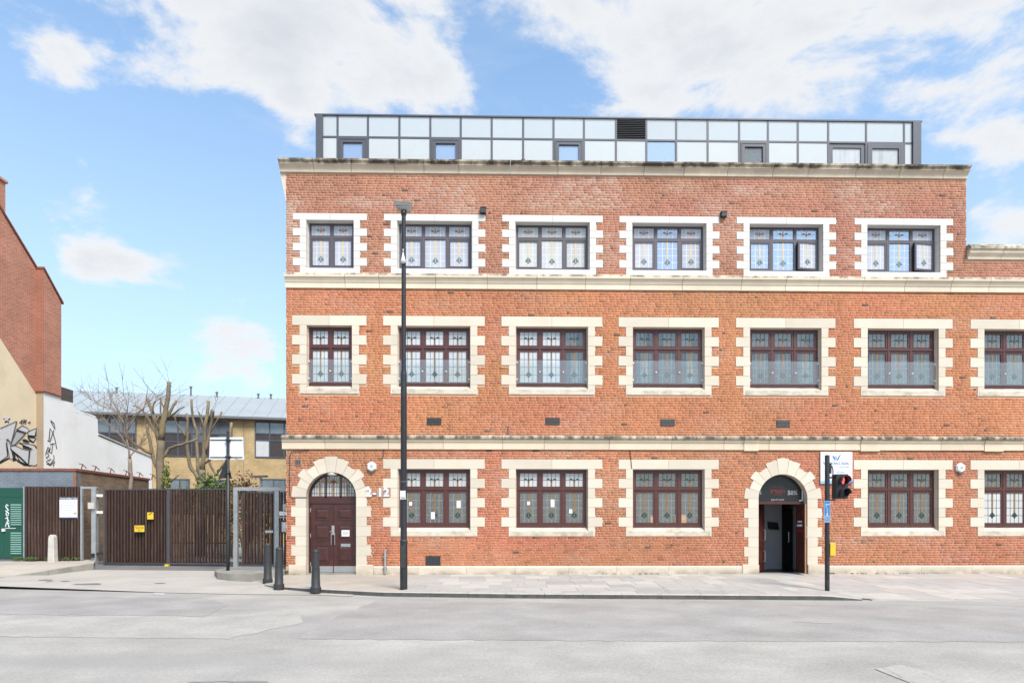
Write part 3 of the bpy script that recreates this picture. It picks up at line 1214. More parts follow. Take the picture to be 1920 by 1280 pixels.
CURT = {}
WOBJ = {}
for (row, ci, x0, x1) in wins:
    fx0, fx1, fz0, fz1, d = surround(row, ci, x0, x1)
    nl = 2 if ci == 0 else 3
    style = 'upvc' if row == 'top' else 'wood'
    w, h = fx1 - fx0, fz1 - fz0
    fmesh, lights = window_kit((style, nl, row), w, h, nl, style)
    wo = inst('window', fmesh, BLD, Vector((fx0, d - .01, fz0)) - BO)
    WOBJ[(row, ci)] = wo
    gl = GLAZE[(row, ci)]
    nu = nl
    for li, L_ in enumerate(lights):
        code = gl[0][li] if L_['t'] == 'u' else gl[1][li - nu]
        base = Vector((L_['x'], 0, L_['z']))
        opened = row == 'top' and ci in (4, 5) and L_['t'] == 'l' and li == 5
        c_white = style == 'upvc'
        cm = L_['came']['white_came' if c_white else ('grey_came' if code in 'gd' and L_['t'] == 'l' else 'lead_came')]
        pc = base + Vector((L_['sw'], .03, L_['sw']))
        if opened:
            # casement swung outwards about its right-hand edge
            ang = R(9)
            hx = L_['x'] + L_['w']
            for nm, me, o_ in (('casement', L_['sash'], Vector((0, 0, 0))), ('pane', L_['pane'], Vector((L_['sw'], .03, L_['sw']))),
                               ('lead_came', cm, Vector((L_['sw'], .03, L_['sw']))), ('stained_motif', L_['motif'], Vector((L_['sw'], .03, L_['sw'])))):
                rel = o_ - Vector((L_['w'], 0, 0))
                rr_ = Vector((rel.x * math.cos(ang) - rel.y * math.sin(ang), rel.x * math.sin(ang) + rel.y * math.cos(ang), rel.z))
                o = inst(nm, me, wo, Vector((hx, -.02, L_['z'])) + rr_, rz=ang)
                if nm == 'pane':
                    o.material_slots[0].link = 'OBJECT'
                    o.material_slots[0].material = M_FROST2
        else:
            inst('casement', L_['sash'], wo, base)
            p = inst('pane', L_['pane'], wo, pc)
            if PANEMAT[code] is not M_CLEAR:
                p.material_slots[0].link = 'OBJECT'
                p.material_slots[0].material = PANEMAT[code]
            inst('lead_came', cm, wo, pc)
            inst('stained_motif', L_['motif'], wo, pc)
        if code == 'c':
            key = (round(L_['gw'], 2), round(L_['h'], 2))
            if key not in CURT:
                CURT[key] = curtain_mesh(L_['w'] * .62, L_['h'] + .1, 4)
            inst('curtain', CURT[key], wo, base + Vector((.0 if li % 2 == 0 else L_['w'] * .36, .2, -.05)))
    # plain room behind the glass
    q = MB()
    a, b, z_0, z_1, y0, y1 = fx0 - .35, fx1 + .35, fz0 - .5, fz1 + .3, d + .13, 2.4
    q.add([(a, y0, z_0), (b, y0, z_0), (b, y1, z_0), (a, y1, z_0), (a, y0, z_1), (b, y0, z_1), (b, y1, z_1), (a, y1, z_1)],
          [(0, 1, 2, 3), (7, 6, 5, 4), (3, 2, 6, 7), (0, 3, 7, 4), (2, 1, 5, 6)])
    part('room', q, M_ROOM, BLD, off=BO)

# glass guards across the middle windows
for ci in range(8):
    x0, x1 = [(a, b) for r, c, a, b in wins if r == 'middle' and c == ci][0]
    a, b = x0 + .47, x1 - .47
    z_0, z_1 = 5.608 + .37, 5.608 + 1.10
    q = MB()
    q.box(a, b, .09, .10, z_0, z_1)
    gd = part('glass_guard', q, M_GUARD, BLD, off=BO)
    q = MB()
    st = [(a + .02, z_0 + .13), (a + .02, z_1 - .07), (b - .02, z_0 + .13), (b - .02, z_1 - .07)]
    nl = 2 if ci == 0 else 3
    st += [(a + (b - a) * k / nl, z_0 + .37) for k in range(1, nl)]
    for x, z in st:
        vs = [(x + .022 * math.cos(t * math.pi / 4), .078, z + .022 * math.sin(t * math.pi / 4)) for t in range(8)]
        vs2 = [(p[0], .15, p[2]) for p in vs]
        q2 = MB()
        q2.add(vs + vs2, [tuple(range(8))] + [(i, (i + 1) % 8, 8 + (i + 1) % 8, 8 + i) for i in range(8)])
        part('stud', q2, M_SIGNW, gd, off=BO)

# sheet of chipboard and papers behind some ground floor panes
for (x, z, w, h) in ((3.705 + 1.83, 1.56, .36, .30), (3.705 + 1.05, 1.56, .26, .26)):
    q = MB()
    q.box(x, x + w, .178, .186, z, z + h)
    part('chipboard_patch', q, M_OSB, BLD, off=BO)
for (u, v, w, h) in ((770, 944, .09, .12), (812, 966, .12, .22), (860, 945, .13, .23), (991, 943, .09, .11), (1036, 943, .12, .24), (1070, 958, .1, .13)):
    x, z = fac(u, v, .19)
    q = MB()
    q.box(x - w / 2, x + w / 2, .175, .18, z - h / 2, z + h / 2)
    part('paper_note', q, M_PAPER, BLD, off=BO)

# --- arched doorways
for ai, (cx, r0, zs) in enumerate(ARCHES):
    d = .34
    pr = -.024
    bounds = [0, 9, 27, 44, 58, 73, 90]
    wide = [True, True, False, True, False, True]
    sur = None

    def vous(a0, a1, r1, nm):
        global sur
        q = MB()
        n = 4
        ins, outs = [], []
        for i in range(n + 1):
            t = R(90 - (a0 + (a1 - a0) * i / n))
            ins.append((cx + r0 * math.cos(t), zs + r0 * math.sin(t)))
            outs.append((cx + r1 * math.cos(t), zs + r1 * math.sin(t)))
        py = pr + random.uniform(-.002, .002)
        q.prism(ins + outs[::-1], 'y', py, d + .1)
        if sur is None:
            sur = part('door_surround', q, M_STONE, BLD, off=BO)
        else:
            part(nm, q, M_STONE, sur, off=BO)
    ge = .25
    vous(-9 + ge, 9 - ge, ARK + .02, 'keystone')
    for k in range(1, 6):
        for s_ in (1, -1):
            a0, a1 = bounds[k] + ge, bounds[k + 1] - ge
            vous(s_ * a0, s_ * a1, ARW if wide[k] else ARN, 'voussoir')
    # jamb blocks down to the plinth
    z = zs
    k = 0
    jh = .302
    while z > .36:
        zl = max(z - jh, .30)
        if zl < .36:
            zl = .30
        wd = (k % 2 == 1)
        ro = ARW + .005 if wd else ARN
        for s_ in (-1, 1):
            q = MB()
            q.box(cx + s_ * r0, cx + s_ * ro, pr + random.uniform(-.002, .002), d + .1, zl + .0025, z - .0025)
            part('quoin_stone', q, M_STONE, sur, off=BO)
        stones.append((cx - ro, cx + ro, zl, z))
        z = zl
        k += 1
    for s_ in (-1, 1):
        q = MB()
        q.box(cx + s_ * (r0 - .005), cx + s_ * (ARW + .08), -.075, d + .08, -.12, .2975)
        part('plinth_block', q, M_PLINTH, sur, off=BO, bevel=.015)
    stones.append((cx - r0, cx + r0, 0, zs))

# --- wall core with openings
ZT = 12.52
bands = [(0.0, .265, 'plinth'), (3.89, 4.332, 'string'), (8.885, 9.335, 'string')]


def wall_core(xa, xb, zt):
    cutsx = sorted({xa, xb} | {h_[k] for h_ in holes for k in (0, 1) if xa < h_[k] < xb} | {c + s_ * (r + .02) for c, r, z in ARCHES for s_ in (-1, 1) if xa < c + s_ * r < xb})
    q = MB()
    for i in range(len(cutsx) - 1):
        a, b = cutsx[i], cutsx[i + 1]
        mid = (a + b) / 2
        arch = [A for A in ARCHES if abs(mid - A[0]) < A[1] + .02]
        subs = [(a, b)]
        if arch:
            n = max(1, int((b - a) / .06))
            subs = [(a + (b - a) * k / n, a + (b - a) * (k + 1) / n) for k in range(n)]
        for (p, p2) in subs:
            bl = [(h_[2], h_[3]) for h_ in holes if h_[0] <= mid <= h_[1]]
            if arch:
                A = arch[0]
                dx = max(abs(p - A[0]), abs(p2 - A[0]))
                zz = A[2] + math.sqrt(max((A[1] + .02) ** 2 - min(abs(p - A[0]), abs(p2 - A[0])) ** 2, 0)) + .02
                bl.append((-1, zz))
            bl.sort()
            z = -.2
            for lo, hi in bl:
                if lo > z:
                    q.box(p, p2, 0, .4, z, lo)
                z = max(z, hi)
            if z < zt:
                q.box(p, p2, 0, .4, z, zt)
    return q


core = wall_core(XL, XR, ZT)
core2 = wall_core(XR, XW, 10.0)
core.v += core2.v
o_ = len(core.v) - len(core2.v)
core.f += [tuple(i + o_ for i in f) for f in core2.f]
core.mi += core2.mi
# body behind: side and back walls, flat roofs
core.box(XL, XL + .4, .4, 14, -.2, 12.5)
core.box(XL, XW, 13.6, 14, -.2, 10)
core.box(XL + .4, XR, .4, 13.6, 12.0, 12.3)
core.box(XR, XW, .4, 13.6, 9.6, 9.9)
core.box(XR - .3, XR, .4, 13.6, 9.9, 12.5)
wall = part('wall', core, M_MORTAR, BLD, off=BO)

# --- bricks in Flemish bond
BW, BHD, BH = .2135, .1025, .0656
JT = .0085
UNIT = BW + BHD + 2 * JT
NB = []        # x0,x1,z0,z1
zc = .270
k = 0
arch_out = ARN


def arch_cut(A, z):
    """half width of stone of an arch at height z (the outer outline of its ring)"""
    cx, r0, zs = A
    h = z - zs
    if h < 0:
        return None
    best = 0
    for a0, a1, rr in ((0, 9, ARK + .02), (9, 27, ARW), (27, 44, ARN), (44, 58, ARW), (58, 73, ARN), (73, 90, ARW)):
        # widest x at this height for ring sector
        for t in np.linspace(a0, a1, 10):
            th = R(90 - t)
            ztop = rr * math.sin(th)
            if ztop >= h - .03:
                # point on the ray at this height
                if math.sin(th) > .05:
                    rad = h / math.sin(th)
                    if rad <= rr:
                        best = max(best, rad * math.cos(th))
                else:
                    best = max(best, rr * math.cos(th))
    return best if best > 0 else None


while True:
    z0, z1 = zc + k * CH, zc + k * CH + BH
    if z1 > 12.5:
        break
    blocked = False
    for lo, hi, _ in bands:
        if z1 > lo + .005 and z0 < hi - .005:
            blocked = True
    if not blocked:
        segs = [(XL, XR if z1 > 9.93 else 22.0)]
        cut = []
        for (a, b, lo, hi) in stones:
            if z1 > lo + .012 and z0 < hi - .012:
                cut.append((a, b))
        for A in ARCHES:
            w_ = arch_cut(A, (z0 + z1) / 2)
            if w_:
                cut.append((A[0] - w_, A[0] + w_))
        for (a, b) in cut:
            ns = []
            for (p, q_) in segs:
                if b <= p or a >= q_:
                    ns.append((p, q_))
                else:
                    if a > p: ns.append((p, a - .006))
                    if b < q_: ns.append((b + .006, q_))
            segs = ns
        sh = (UNIT / 2 if k % 2 else 0.0) + random.uniform(-.045, .045)
        x = XL - UNIT + sh
        row_ = []
        while x < 22:
            for wd in (BW, BHD):
                if random.random() < .06:
                    wd = BW if wd == BHD else BHD * 1.0
                wj = wd + random.uniform(-.006, .006)
                row_.append((x, x + wj))
                x += wj + JT
        for (p, q_) in segs:
            for (ra, rb) in row_:
                a, b = max(ra, p), min(rb, q_)
                if b - a > .028:
                    NB.append((a, b, z0, z1, 1 if b - a > BW - .009 else 0))
    k += 1
NB = np.array(NB)
xc, zcen = (NB[:, 0] + NB[:, 1]) / 2, (NB[:, 2] + NB[:, 3]) / 2
n = len(NB)
rv = rng.random((n, 4))
base = np.zeros((n, 3))
top = zcen > 9.3
gnd = zcen < 3.95
base[:] = (.402, .138, .060)
base[gnd] = (.368, .126, .063)
base[top] = (.335, .132, .086)
patch = vnoise(xc * .35 + 3, zcen * .55 + 8)
base *= (1 + (patch - .5) * .26)[:, None]
base[:, 1] *= 1 + (vnoise(xc * .5 + 31, zcen * .8) - .42) * .24
base *= (.89 + .22 * rv[:, 0])[:, None]
base *= (1 + .16 * (vnoise(xc * 2.6 + 9, zcen * .3 + 4) - .5))[:, None]
dk = (rv[:, 1] < np.where(top | gnd, .09, .045))
base[dk] *= .74
dk2 = (rv[:, 1] > .993)
base[dk2] = base[dk2] * .25 + .02
lt = (rv[:, 2] < .08)
base[lt] *= np.array([1.06, 1.16, 1.2])
# soot over and under the ledges, pale salts on the top storey
eff = np.clip(vnoise(xc * .9 + 50, zcen * 1.9 + 11) - .48, 0, 1) * 2.0
eff *= rv[:, 3] * np.where(top, 1.0, .35)
pale = np.array([.44, .31, .25])
base = base * (1 - np.clip(eff, 0, .75))[:, None] + pale * np.clip(eff, 0, .75)[:, None]
base = np.clip(base, .012, .8)

full = np.where((NB[:, 4] == 1) & (zcen > .3) & (zcen < 1.12) & (xc > -3.3) & (xc < 7.4))[0]
order = full[np.argsort(np.abs(xc[full] - 1.5) + np.abs(zcen[full] - .7) * 3)]
single = order[:300]
mask = np.ones(n, bool)
mask[single] = False


def brick_mass(idx, name, parent):
    m_ = len(idx)
    a, b, lo, hi = NB[idx, 0], NB[idx, 1], NB[idx, 2], NB[idx, 3]
    yf = -.007 + rng.uniform(-.0015, .0015, m_)
    V = np.zeros((m_, 8, 3))
    bv = .004
    V[:, 0] = np.stack([a + bv, yf, lo + bv], 1)
    V[:, 1] = np.stack([b - bv, yf, lo + bv], 1)
    V[:, 2] = np.stack([b - bv, yf, hi - bv], 1)
    V[:, 3] = np.stack([a + bv, yf, hi - bv], 1)
    yb = yf * 0 + .002
    V[:, 4] = np.stack([a, yb, lo], 1)
    V[:, 5] = np.stack([b, yb, lo], 1)
    V[:, 6] = np.stack([b, yb, hi], 1)
    V[:, 7] = np.stack([a, yb, hi], 1)
    V -= np.array(BO)
    Fq = np.array([[0, 1, 2, 3], [4, 5, 1, 0], [5, 6, 2, 1], [6, 7, 3, 2], [7, 4, 0, 3]])
    Fa = (np.arange(m_)[:, None, None] * 8 + Fq[None]).reshape(-1, 4)
    me = bpy.data.meshes.new(name)
    me.vertices.add(m_ * 8)
    me.vertices.foreach_set('co', V.reshape(-1))
    me.loops.add(Fa.size)
    me.loops.foreach_set('vertex_index', Fa.reshape(-1).astype(np.int32))
    me.polygons.add(len(Fa))
    me.polygons.foreach_set('loop_start', np.arange(0, Fa.size, 4, dtype=np.int32))
    me.polygons.foreach_set('loop_total', np.full(len(Fa), 4, dtype=np.int32))
    ca = me.color_attributes.new('bcol', 'FLOAT_COLOR', 'POINT')
    cc = np.ones((m_, 8, 4))
    cc[:, :, :3] = base[idx][:, None, :]
    ca.data.foreach_set('color', cc.reshape(-1))
    me.materials.append(M_BRICK)
    me.update()
    me.validate()
    o = inst(name, me, parent)
    o['kind'] = 'stuff'
    return o


brick_mass(np.where(mask)[0], 'brickwork', BLD)
q = MB()
bv = .004
q.add([(bv, -.009, bv), (BW - bv, -.009, bv), (BW - bv, -.009, BH - bv), (bv, -.009, BH - bv), (0, .002, 0), (BW, .002, 0), (BW, .002, BH), (0, .002, BH)],
      [(0, 1, 2, 3), (4, 5, 1, 0), (5, 6, 2, 1), (6, 7, 3, 2), (7, 4, 0, 3)])
bm1 = q.mesh('brick', M_BRICK1)
for i in single:
    o = inst('brick', bm1, BLD, Vector((NB[i, 0], rng.uniform(-.002, .002), NB[i, 2])) - BO)
    o.color = (*base[i], 1)
    o.scale = ((NB[i, 1] - NB[i, 0]) / BW, 1, 1)

# --- plinth stones
segs = [(ARCHES[0][0] + ARW + .085, ARCHES[1][0] - ARW - .085), (ARCHES[1][0] + ARW + .085, 22)]
r_ = random.Random(5)
for (a, b) in segs:
    x = a
    while x < b:
        x1 = min(x + r_.uniform(.9, 1.7), b)
        if b - x1 < .4: x1 = b
        q = MB()
        q.prism([(-.06, -.12), (-.06, .225), (-.03, .262), (.05, .262), (.05, -.12)], 'x', x + .003, x1 - .003)
        part('plinth_stone', q, M_PLINTH, BLD, off=BO)
        x = x1

# --- string courses and cornices, stone by stone
P_S1 = [(.05, 3.892), (-.055, 3.892), (-.06, 4.10), (-.095, 4.125), (-.105, 4.20), (-.165, 4.225), (-.175, 4.285), (-.15, 4.32), (-.02, 4.362), (.05, 4.362)]
P_S2 = [(.05, 8.887), (-.05, 8.887), (-.055, 9.045), (-.075, 9.06), (-.085, 9.10), (-.125, 9.185), (-.16, 9.20), (-.165, 9.29), (-.13, 9.318), (-.025, 9.334), (.05, 9.334)]
P_C = [(.05, 12.47), (-.05, 12.47), (-.06, 12.545), (-.085, 12.60), (-.15, 12.675), (-.165, 12.68), (-.17, 12.765), (-.225, 12.80), (-.235, 12.86), (-.20, 12.885), (.45, 12.90), (.45, 12.47)]
P_W = [(.05, 9.93), (-.05, 9.93), (-.06, 10.0), (-.14, 10.10), (-.15, 10.19), (-.20, 10.23), (-.205, 10.30), (-.10, 10.42), (.4, 10.44), (.4, 9.93)]


P_C = [(y, z if z < 12.6 else 12.6 + (z - 12.6) * .77) for y, z in P_C]
P_S1 = [(y * .88 if y < 0 else y, z if z < 4.2 else 4.2 + (z - 4.2) * .80) for y, z in P_S1]
P_W = [(y, z if z < 10.1 else 10.1 + (z - 10.1) * .86) for y, z in P_W]


def course(name, prof, xa, xb, m, lo, hi, seed, breaks=(), pal_=None):
    r = random.Random(seed)
    x = xa
    while x < xb - .01:
        x1 = min(x + r.uniform(lo, hi), xb)
        if xb - x1 < .5: x1 = xb
        dy = r.uniform(-.004, .004)
        q = MB()
        q.prism([(y + (dy if y < 0 else 0), z) for y, z in prof], 'x', x + .006, x1 - .006)
        part(name, q, m, BLD, off=BO)
        x = x1
    for (a, b) in breaks:
        q = MB()
        q.prism([(y * 1.16 - .012 if y < 0 else y, z + (0.0015 if z > prof[0][1] + .01 else -.03)) for y, z in prof], 'x', a, b)
        part(name, q, m, BLD, off=BO)


course('string_stone', P_S1, XL - .12, 22.0, M_STONE_D, 1.2, 2.2, 1, [(7.65, 8.1), (11.35, 11.95), (15.3, 15.9)])
course('string_stone', P_S2, XL - .02, 22.0, M_STONE_U, 1.0, 1.9, 2)
course('cornice_stone', P_C, XL - .19, XR + .02, M_STONE_T, .9, 1.6, 3)
course('cornice_stone', P_W, XR + .01, 22.0, M_STONE_W, .9, 1.6, 4)
# return of the top cornice along the side, with its tapering corbel
q = MB()
q.box(XL - .19, XL - .003, .46, 13.8, 12.47, 12.825)
q.prism([(XL - .19, 12.466), (XL - .003, 12.466), (XL - .003, 11.55)], 'y', .02, 1.2)
part('cornice_return', q, M_STONE_T, BLD, off=BO)

# --- small fittings that belong to the wall
M_VENTS = [(fac(u, v), w, h) for u, v, w, h in ((814, 790, .45, .22), (1036, 790, .45, .22), (1251.5, 792, .45, .22), (1468, 794, .43, .22))]
for (x, z), w, h in M_VENTS + [(fac(812, 1050.5), .46, .30)]:
    q = MB()
    q.box(x - w / 2, x + w / 2, -.016, .05, z - h / 2, z + h / 2)
    v = part('air_vent', q, M_VENT, BLD, off=BO)
    for i in range(5):
        zz = z - h / 2 + h * (i + .5) / 5
        q = MB()
        q.prism([(-.016, zz - .014), (-.026, zz - .016), (-.016, zz + .012)], 'x', x - w / 2 + .015, x + w / 2 - .015)
        part('vent_slat', q, M_VENT, v, off=BO)
for u, v_ in ((906, 398), (1355.5, 405)):
    x, z = fac(u, v_)
    q = MB()
    q.box(x - .085, x + .085, -.13, 0, z - .075, z + .075)
    q.box(x - .095, x + .095, -.15, -.001, z + .076, z + .095)
    c = part('vent_cowl', q, M_VENT, BLD, off=BO)
    for i in range(3):
        q = MB()
        q.box(x - .08, x + .08, -.142, -.131, z - .055 + i * .045, z - .030 + i * .045)
        part('cowl_slat', q, M_GREYM, c, off=BO)
# cables
cab = [[(543, 890), (544, 855), (548, 846), (580, 843.5)], [(543, 890), (544, 929), (550, 932.5), (578, 932.5)], [(719, 830), (719, 857), (713, 860), (709, 857)], [(1181, 843), (1182.5, 860), (1184, 878)],
       [(953, 800), (952.5, 815)]]
for pts in cab:
    q = MB()
    q.tube([(fac(u, v)[0], -.033, fac(u, v)[1]) for u, v in pts], .010, 6)
    part('cable', q, M_VENT, BLD, off=BO)
x, z1 = fac(723, 1030)
q = MB()
q.tube([(x, -.10, .02), (x, -.10, z1)], .035, 10)
q.box(x - .06, x + .06, -.12, -.06, .2, .24)
q.box(x - .06, x + .06, -.12, -.005, .55, .59)
part('conduit_pipe', q, M_GALV, BLD, off=BO)
x, z = fac(559, 866.5)
q = MB()
q.box(x - .09, x + .09, -.03, 0, z - .10, z + .10)
pl = part('metal_plate', q, mat('bronze_plate', (.16, .13, .11), .6, .2, 20), BLD, off=BO)
for s_ in (-.05, 0, .05):
    q = MB()
    q.box(x + s_ - .012, x + s_ + .012, -.037, -.0301, z - .06, z + .07)
    part('rib', q, M_VENT, pl, off=BO)

# --- door one: closed panelled pair under a fanlight
cx, r0, zs = ARCHES[0]
yd = .26
xa, xb = cx - r0 + .01, cx + r0 - .01
zt = 2.215
q = MB()
q.box(xa, xb, yd - .03, yd + .12, zt, zt + .17)
q.box(xa, xa + .05, yd - .02, yd + .1, .03, zt)
q.box(xb - .05, xb, yd - .02, yd + .1, .03, zt)
dfr = part('door_frame', q, M_DOOR, BLD, off=BO)


def door_leaf(nm, a, b, z0, z1, y, m, kick=True):
    q = MB()
    q.box(a, b, y, y + .05, z0, z1)
    lf = part(nm, q, m, BLD, off=BO)
    w = b - a
    rows_ = [(.32, .62), (.86, 1.38), (1.52, 2.02)]
    rows_ = [(z0 + .14 + .17, z0 + .86), (z0 + 1.02, z0 + 1.52), (z0 + 1.66, z1 - .14)]
    for (pa, pb) in rows_:
        s_ = MB()
        x0_, x1_ = a + .12, b - .12
        # moulded border and raised field
        ring(s_, x0_, x1_, pa, pb, .03, y - .016, y - .001)
        c0 = [(x0_ + .05, pa + .05), (x1_ - .05, pa + .05), (x1_ - .05, pb - .05), (x0_ + .05, pb - .05)]
        c1 = [(x0_ + .095, pa + .095), (x1_ - .095, pa + .095), (x1_ - .095, pb - .095), (x0_ + .095, pb - .095)]
        s_.add([(x, y - .001, z) for x, z in c0] + [(x, y - .02, z) for x, z in c1], [(4, 5, 6, 7), (0, 1, 5, 4), (1, 2, 6, 5), (2, 3, 7, 6), (3, 0, 4, 7)])
        part('panel', s_, m, lf, off=BO)
    if kick:
        s_ = MB()
        s_.box(a + .01, b - .01, y - .008, y - .001, z0 + .01, z0 + .21)
        part('kick_plate', s_, M_STEEL, lf, off=BO)
    return lf


mid = (xa + xb) / 2
l1 = door_leaf('door', xa + .055, mid - .004, .035, zt - .005, yd, M_DOOR)
l2 = door_leaf('door', mid + .004, xb - .055, .035, zt - .005, yd, M_DOOR)
for lf, s_ in ((l1, -1), (l2, 1)):
    q = MB()
    x = mid + s_ * .055
    q.tube([(x, yd - .001, .92), (x, yd - .05, .92), (x, yd - .05, 1.28), (x, yd - .001, 1.28)], .011, 8)
    part('handle', q, M_STEEL, lf, off=BO)
q = MB()
q.box(mid - .05, mid + .035, yd - .02, yd - .001, 1.23, 1.52)
q.tube([(mid - .03, yd - .02, 1.34), (mid - .03, yd - .06, 1.34), (mid - .10, yd - .06, 1.33)], .012, 6)
part('lock_plate', q, M_STEEL, l2, off=BO)
q = MB()
q.box(mid + .24, mid + .54, yd - .03, yd - .001, .85, .95)
q.box(mid + .27, mid + .51, yd - .04, yd - .0301, .875, .925)
part('letter_plate', q, M_STEEL, l2, off=BO)
for zz in (.25, 1.15, 1.95):
    q = MB()
    q.box(xa + .045, xa + .07, yd - .03, yd - .021, zz, zz + .12)
    part('hinge', q, M_STEEL, l1, off=BO)
# fanlight with leaded glass
zf = zt + .17


def fan(r, ycut, y0, y1, m, parent, nm, base_z, holes_=True):
    q = MB()
    pts = [(cx + math.sqrt(max(r * r - (base_z - zs) ** 2, 0)) * -1, base_z)]
    a0 = math.asin(max(-1, min(1, (base_z - zs) / r)))
    pts = [(cx + r * math.cos(a0 + (math.pi - 2 * a0) * i / 24), zs + r * math.sin(a0 + (math.pi - 2 * a0) * i / 24)) for i in range(25)]
    q.prism(pts, 'y', y0, y1, m)
    return part(nm, q, m, parent, off=BO)


fl = fan(r0 - .04, 0, yd + .03, yd + .036, M_FROST, BLD, 'fanlight', zf)
q = MB()
n = 24
outr, inr = r0, r0 - .075
a0 = math.asin((zf - zs) / r0)
po = [(cx + outr * math.cos(a0 + (math.pi - 2 * a0) * i / n), zs + outr * math.sin(a0 + (math.pi - 2 * a0) * i / n)) for i in range(n + 1)]
pi_ = [(cx + inr * math.cos(a0 + (math.pi - 2 * a0) * i / n), max(zf, zs + inr * math.sin(a0 + (math.pi - 2 * a0) * i / n))) for i in range(n + 1)]
for i in range(n):
    q.prism([po[i], po[i + 1], pi_[i + 1], pi_[i]], 'y', yd - .02, yd + .09)
for off_ in (-.235, .235):
    q.box(cx + off_ - .022, cx + off_ + .022, yd - .015, yd + .06, zf, zs + math.sqrt(inr ** 2 - off_ ** 2) + .02)
q.box(cx - inr, cx + inr, yd - .015, yd + .05, zf - .001, zf + .06)
part('fanlight_frame', q, M_DOOR, fl, off=BO)
q = MB()
for off_ in np.arange(-.68, .70, .078):
    zz = zs + math.sqrt(max((r0 - .05) ** 2 - off_ ** 2, 0))
    if zz > zf + .07:
        q.box(cx + off_ - .007, cx + off_ + .007, yd + .022, yd + .0305, zf + .06, zz)
for zz in (zf + .15, zf + .36, zf + .50):
    hw = math.sqrt(max((r0 - .05) ** 2 - (zz - zs) ** 2, 0))
    q.box(cx - hw, cx + hw, yd + .021, yd + .0307, zz - .007, zz + .007)
part('lead_came', q, M_LEAD, fl, off=BO)
q = MB()
for off_ in (-.43, 0, .43):
    q.box(cx + off_ - .03, cx + off_ + .03, yd + .018, yd + .0295, zf + .06, zf + .45, M_AMBER)
for s_ in (-1, 1):
    q.prism([(cx + s_ * .0, zf + .50), (cx + s_ * .13, zf + .47), (cx + s_ * .05, zf + .55)], 'y', yd + .014, yd + .029, M_GREEN)
q.prism([(cx - .05, zf + .50), (cx, zf + .44), (cx + .05, zf + .50), (cx, zf + .60)], 'y', yd + .012, yd + .028, M_RED)
hw = .46
q.prism([(cx - hw, zf + .50), (cx + hw, zf + .50), (cx + hw * .72, zf + .585), (cx - hw * .72, zf + .585)], 'y', yd + .019, yd + .0298, M_OSB)
part('stained_motif', q, None, fl, off=BO)
# oval lamp under the crown of the arch
q = MB()
q.lathe([(.02, zs + r0 - .015), (.13, zs + r0 - .02), (.16, zs + r0 - .05), (.12, zs + r0 - .085), (.04, zs + r0 - .10)], 18, cx, .12)
part('bulkhead_lamp', q, M_PLASTW, BLD, off=BO, smooth=True)
q = MB()
q.box(cx - .9, cx + .9, -.02, .6, -.15, .03)
part('doorstep', q, M_KERBC, BLD, off=BO)

# --- door two: open pair, dark lobby behind, printed board in the arch
cx, r0, zs = ARCHES[1]
zt = 2.20
xa, xb = cx - r0 + .012, cx + r0 - .012
board = fan(r0 - .01, 0, .24, .27, M_DARKB, BLD, 'fanlight_board', zt + .09)
text('lettering', '50%', .19, (cx + .42, .237, zs + .20), M_DIMW, board, bold=.004)
text('lettering', 'E', .13, (cx - .60, .237, zs + .20), M_GREYP, board)
text('lettering', 'SMASH', .155, (cx - .06, .237, zs + .24), M_REDD, board, bold=.006)
text('lettering', 'THE GYM', .085, (cx - .06, .237, zs + .39), M_REDD, board)
text('lettering', 'FITNESS', .075, (cx - .06, .237, zs + .135), M_REDD, board)
text('lettering', 'JOIN FIT NOW', .062, (cx - .06, .237, zs - .02), M_DIMW, board, bold=.001)
text('lettering', 'YOUR FIRST CLASS IS ON US', .05, (cx - .06, .237, zs - .075), M_REDD, board, bold=.001)
q = MB()
q.box(xa, xb, .20, .34, zt, zt + .085)
q.box(xa, xa + .045, .22, .34, 0, zt)
q.box(xb - .045, xb, .22, .34, 0, zt)
part('door_frame', q, M_WORNDOOR, BLD, off=BO)
q = MB()
q.prism([(xb - .14, zt + .10), (xb - .02, zt + .10), (xb - .02, zt + .52), (xb - .05, zt + .52), (xb - .05, zt + .15), (xb - .14, zt + .13)], 'y', .215, .235)
part('white_trim', q, M_SIGNW, BLD, off=BO)
# lobby
q = MB()
lx0, lx1, ly, lz = xa - .3, xb + .9, 4.2, 2.75
q.add([(lx0, .42, 0), (lx1, .42, 0), (lx1, ly, 0), (lx0, ly, 0), (lx0, .42, lz), (lx1, .42, lz), (lx1, ly, lz), (lx0, ly, lz)], [(0, 1, 2, 3)], M_DARKB)
q.add([(lx0, .42, 0), (lx1, .42, 0), (lx1, ly, 0), (lx0, ly, 0), (lx0, .42, lz), (lx1, .42, lz), (lx1, ly, lz), (lx0, ly, lz)], [(7, 6, 5, 4), (3, 2, 6, 7), (0, 3, 7, 4), (2, 1, 5, 6)],
      mat('lobby_wall', (.36, .36, .39), .8, .06, 1))
part('lobby', q, None, BLD, off=BO)
M_LOB = MATS['lobby_wall']
q = MB()
q.prism([(9.08, 1.9), (9.80, 2.1), (9.80, 2.2), (9.08, 2.0)], 'z', .013, 2.7)
part('lobby_partition', q, M_LOB, BLD, off=BO)
q = MB()
q.box(9.81, 10.16, 2.05, 2.10, .013, 2.05)
dd = part('inner_door', q, M_DARKB, BLD, off=BO)
q = MB()
q.tube([(9.99, 2.04, .95), (9.99, 1.99, .95), (9.99, 1.99, 1.30), (9.99, 2.04, 1.30)], .016, 8)
part('handle', q, M_STEEL, dd, off=BO)
q = MB()
q.box(10.17, 10.25, 1.9, 2.1, .013, 2.2)
part('white_post', q, M_LOB, BLD, off=BO)
q = MB()
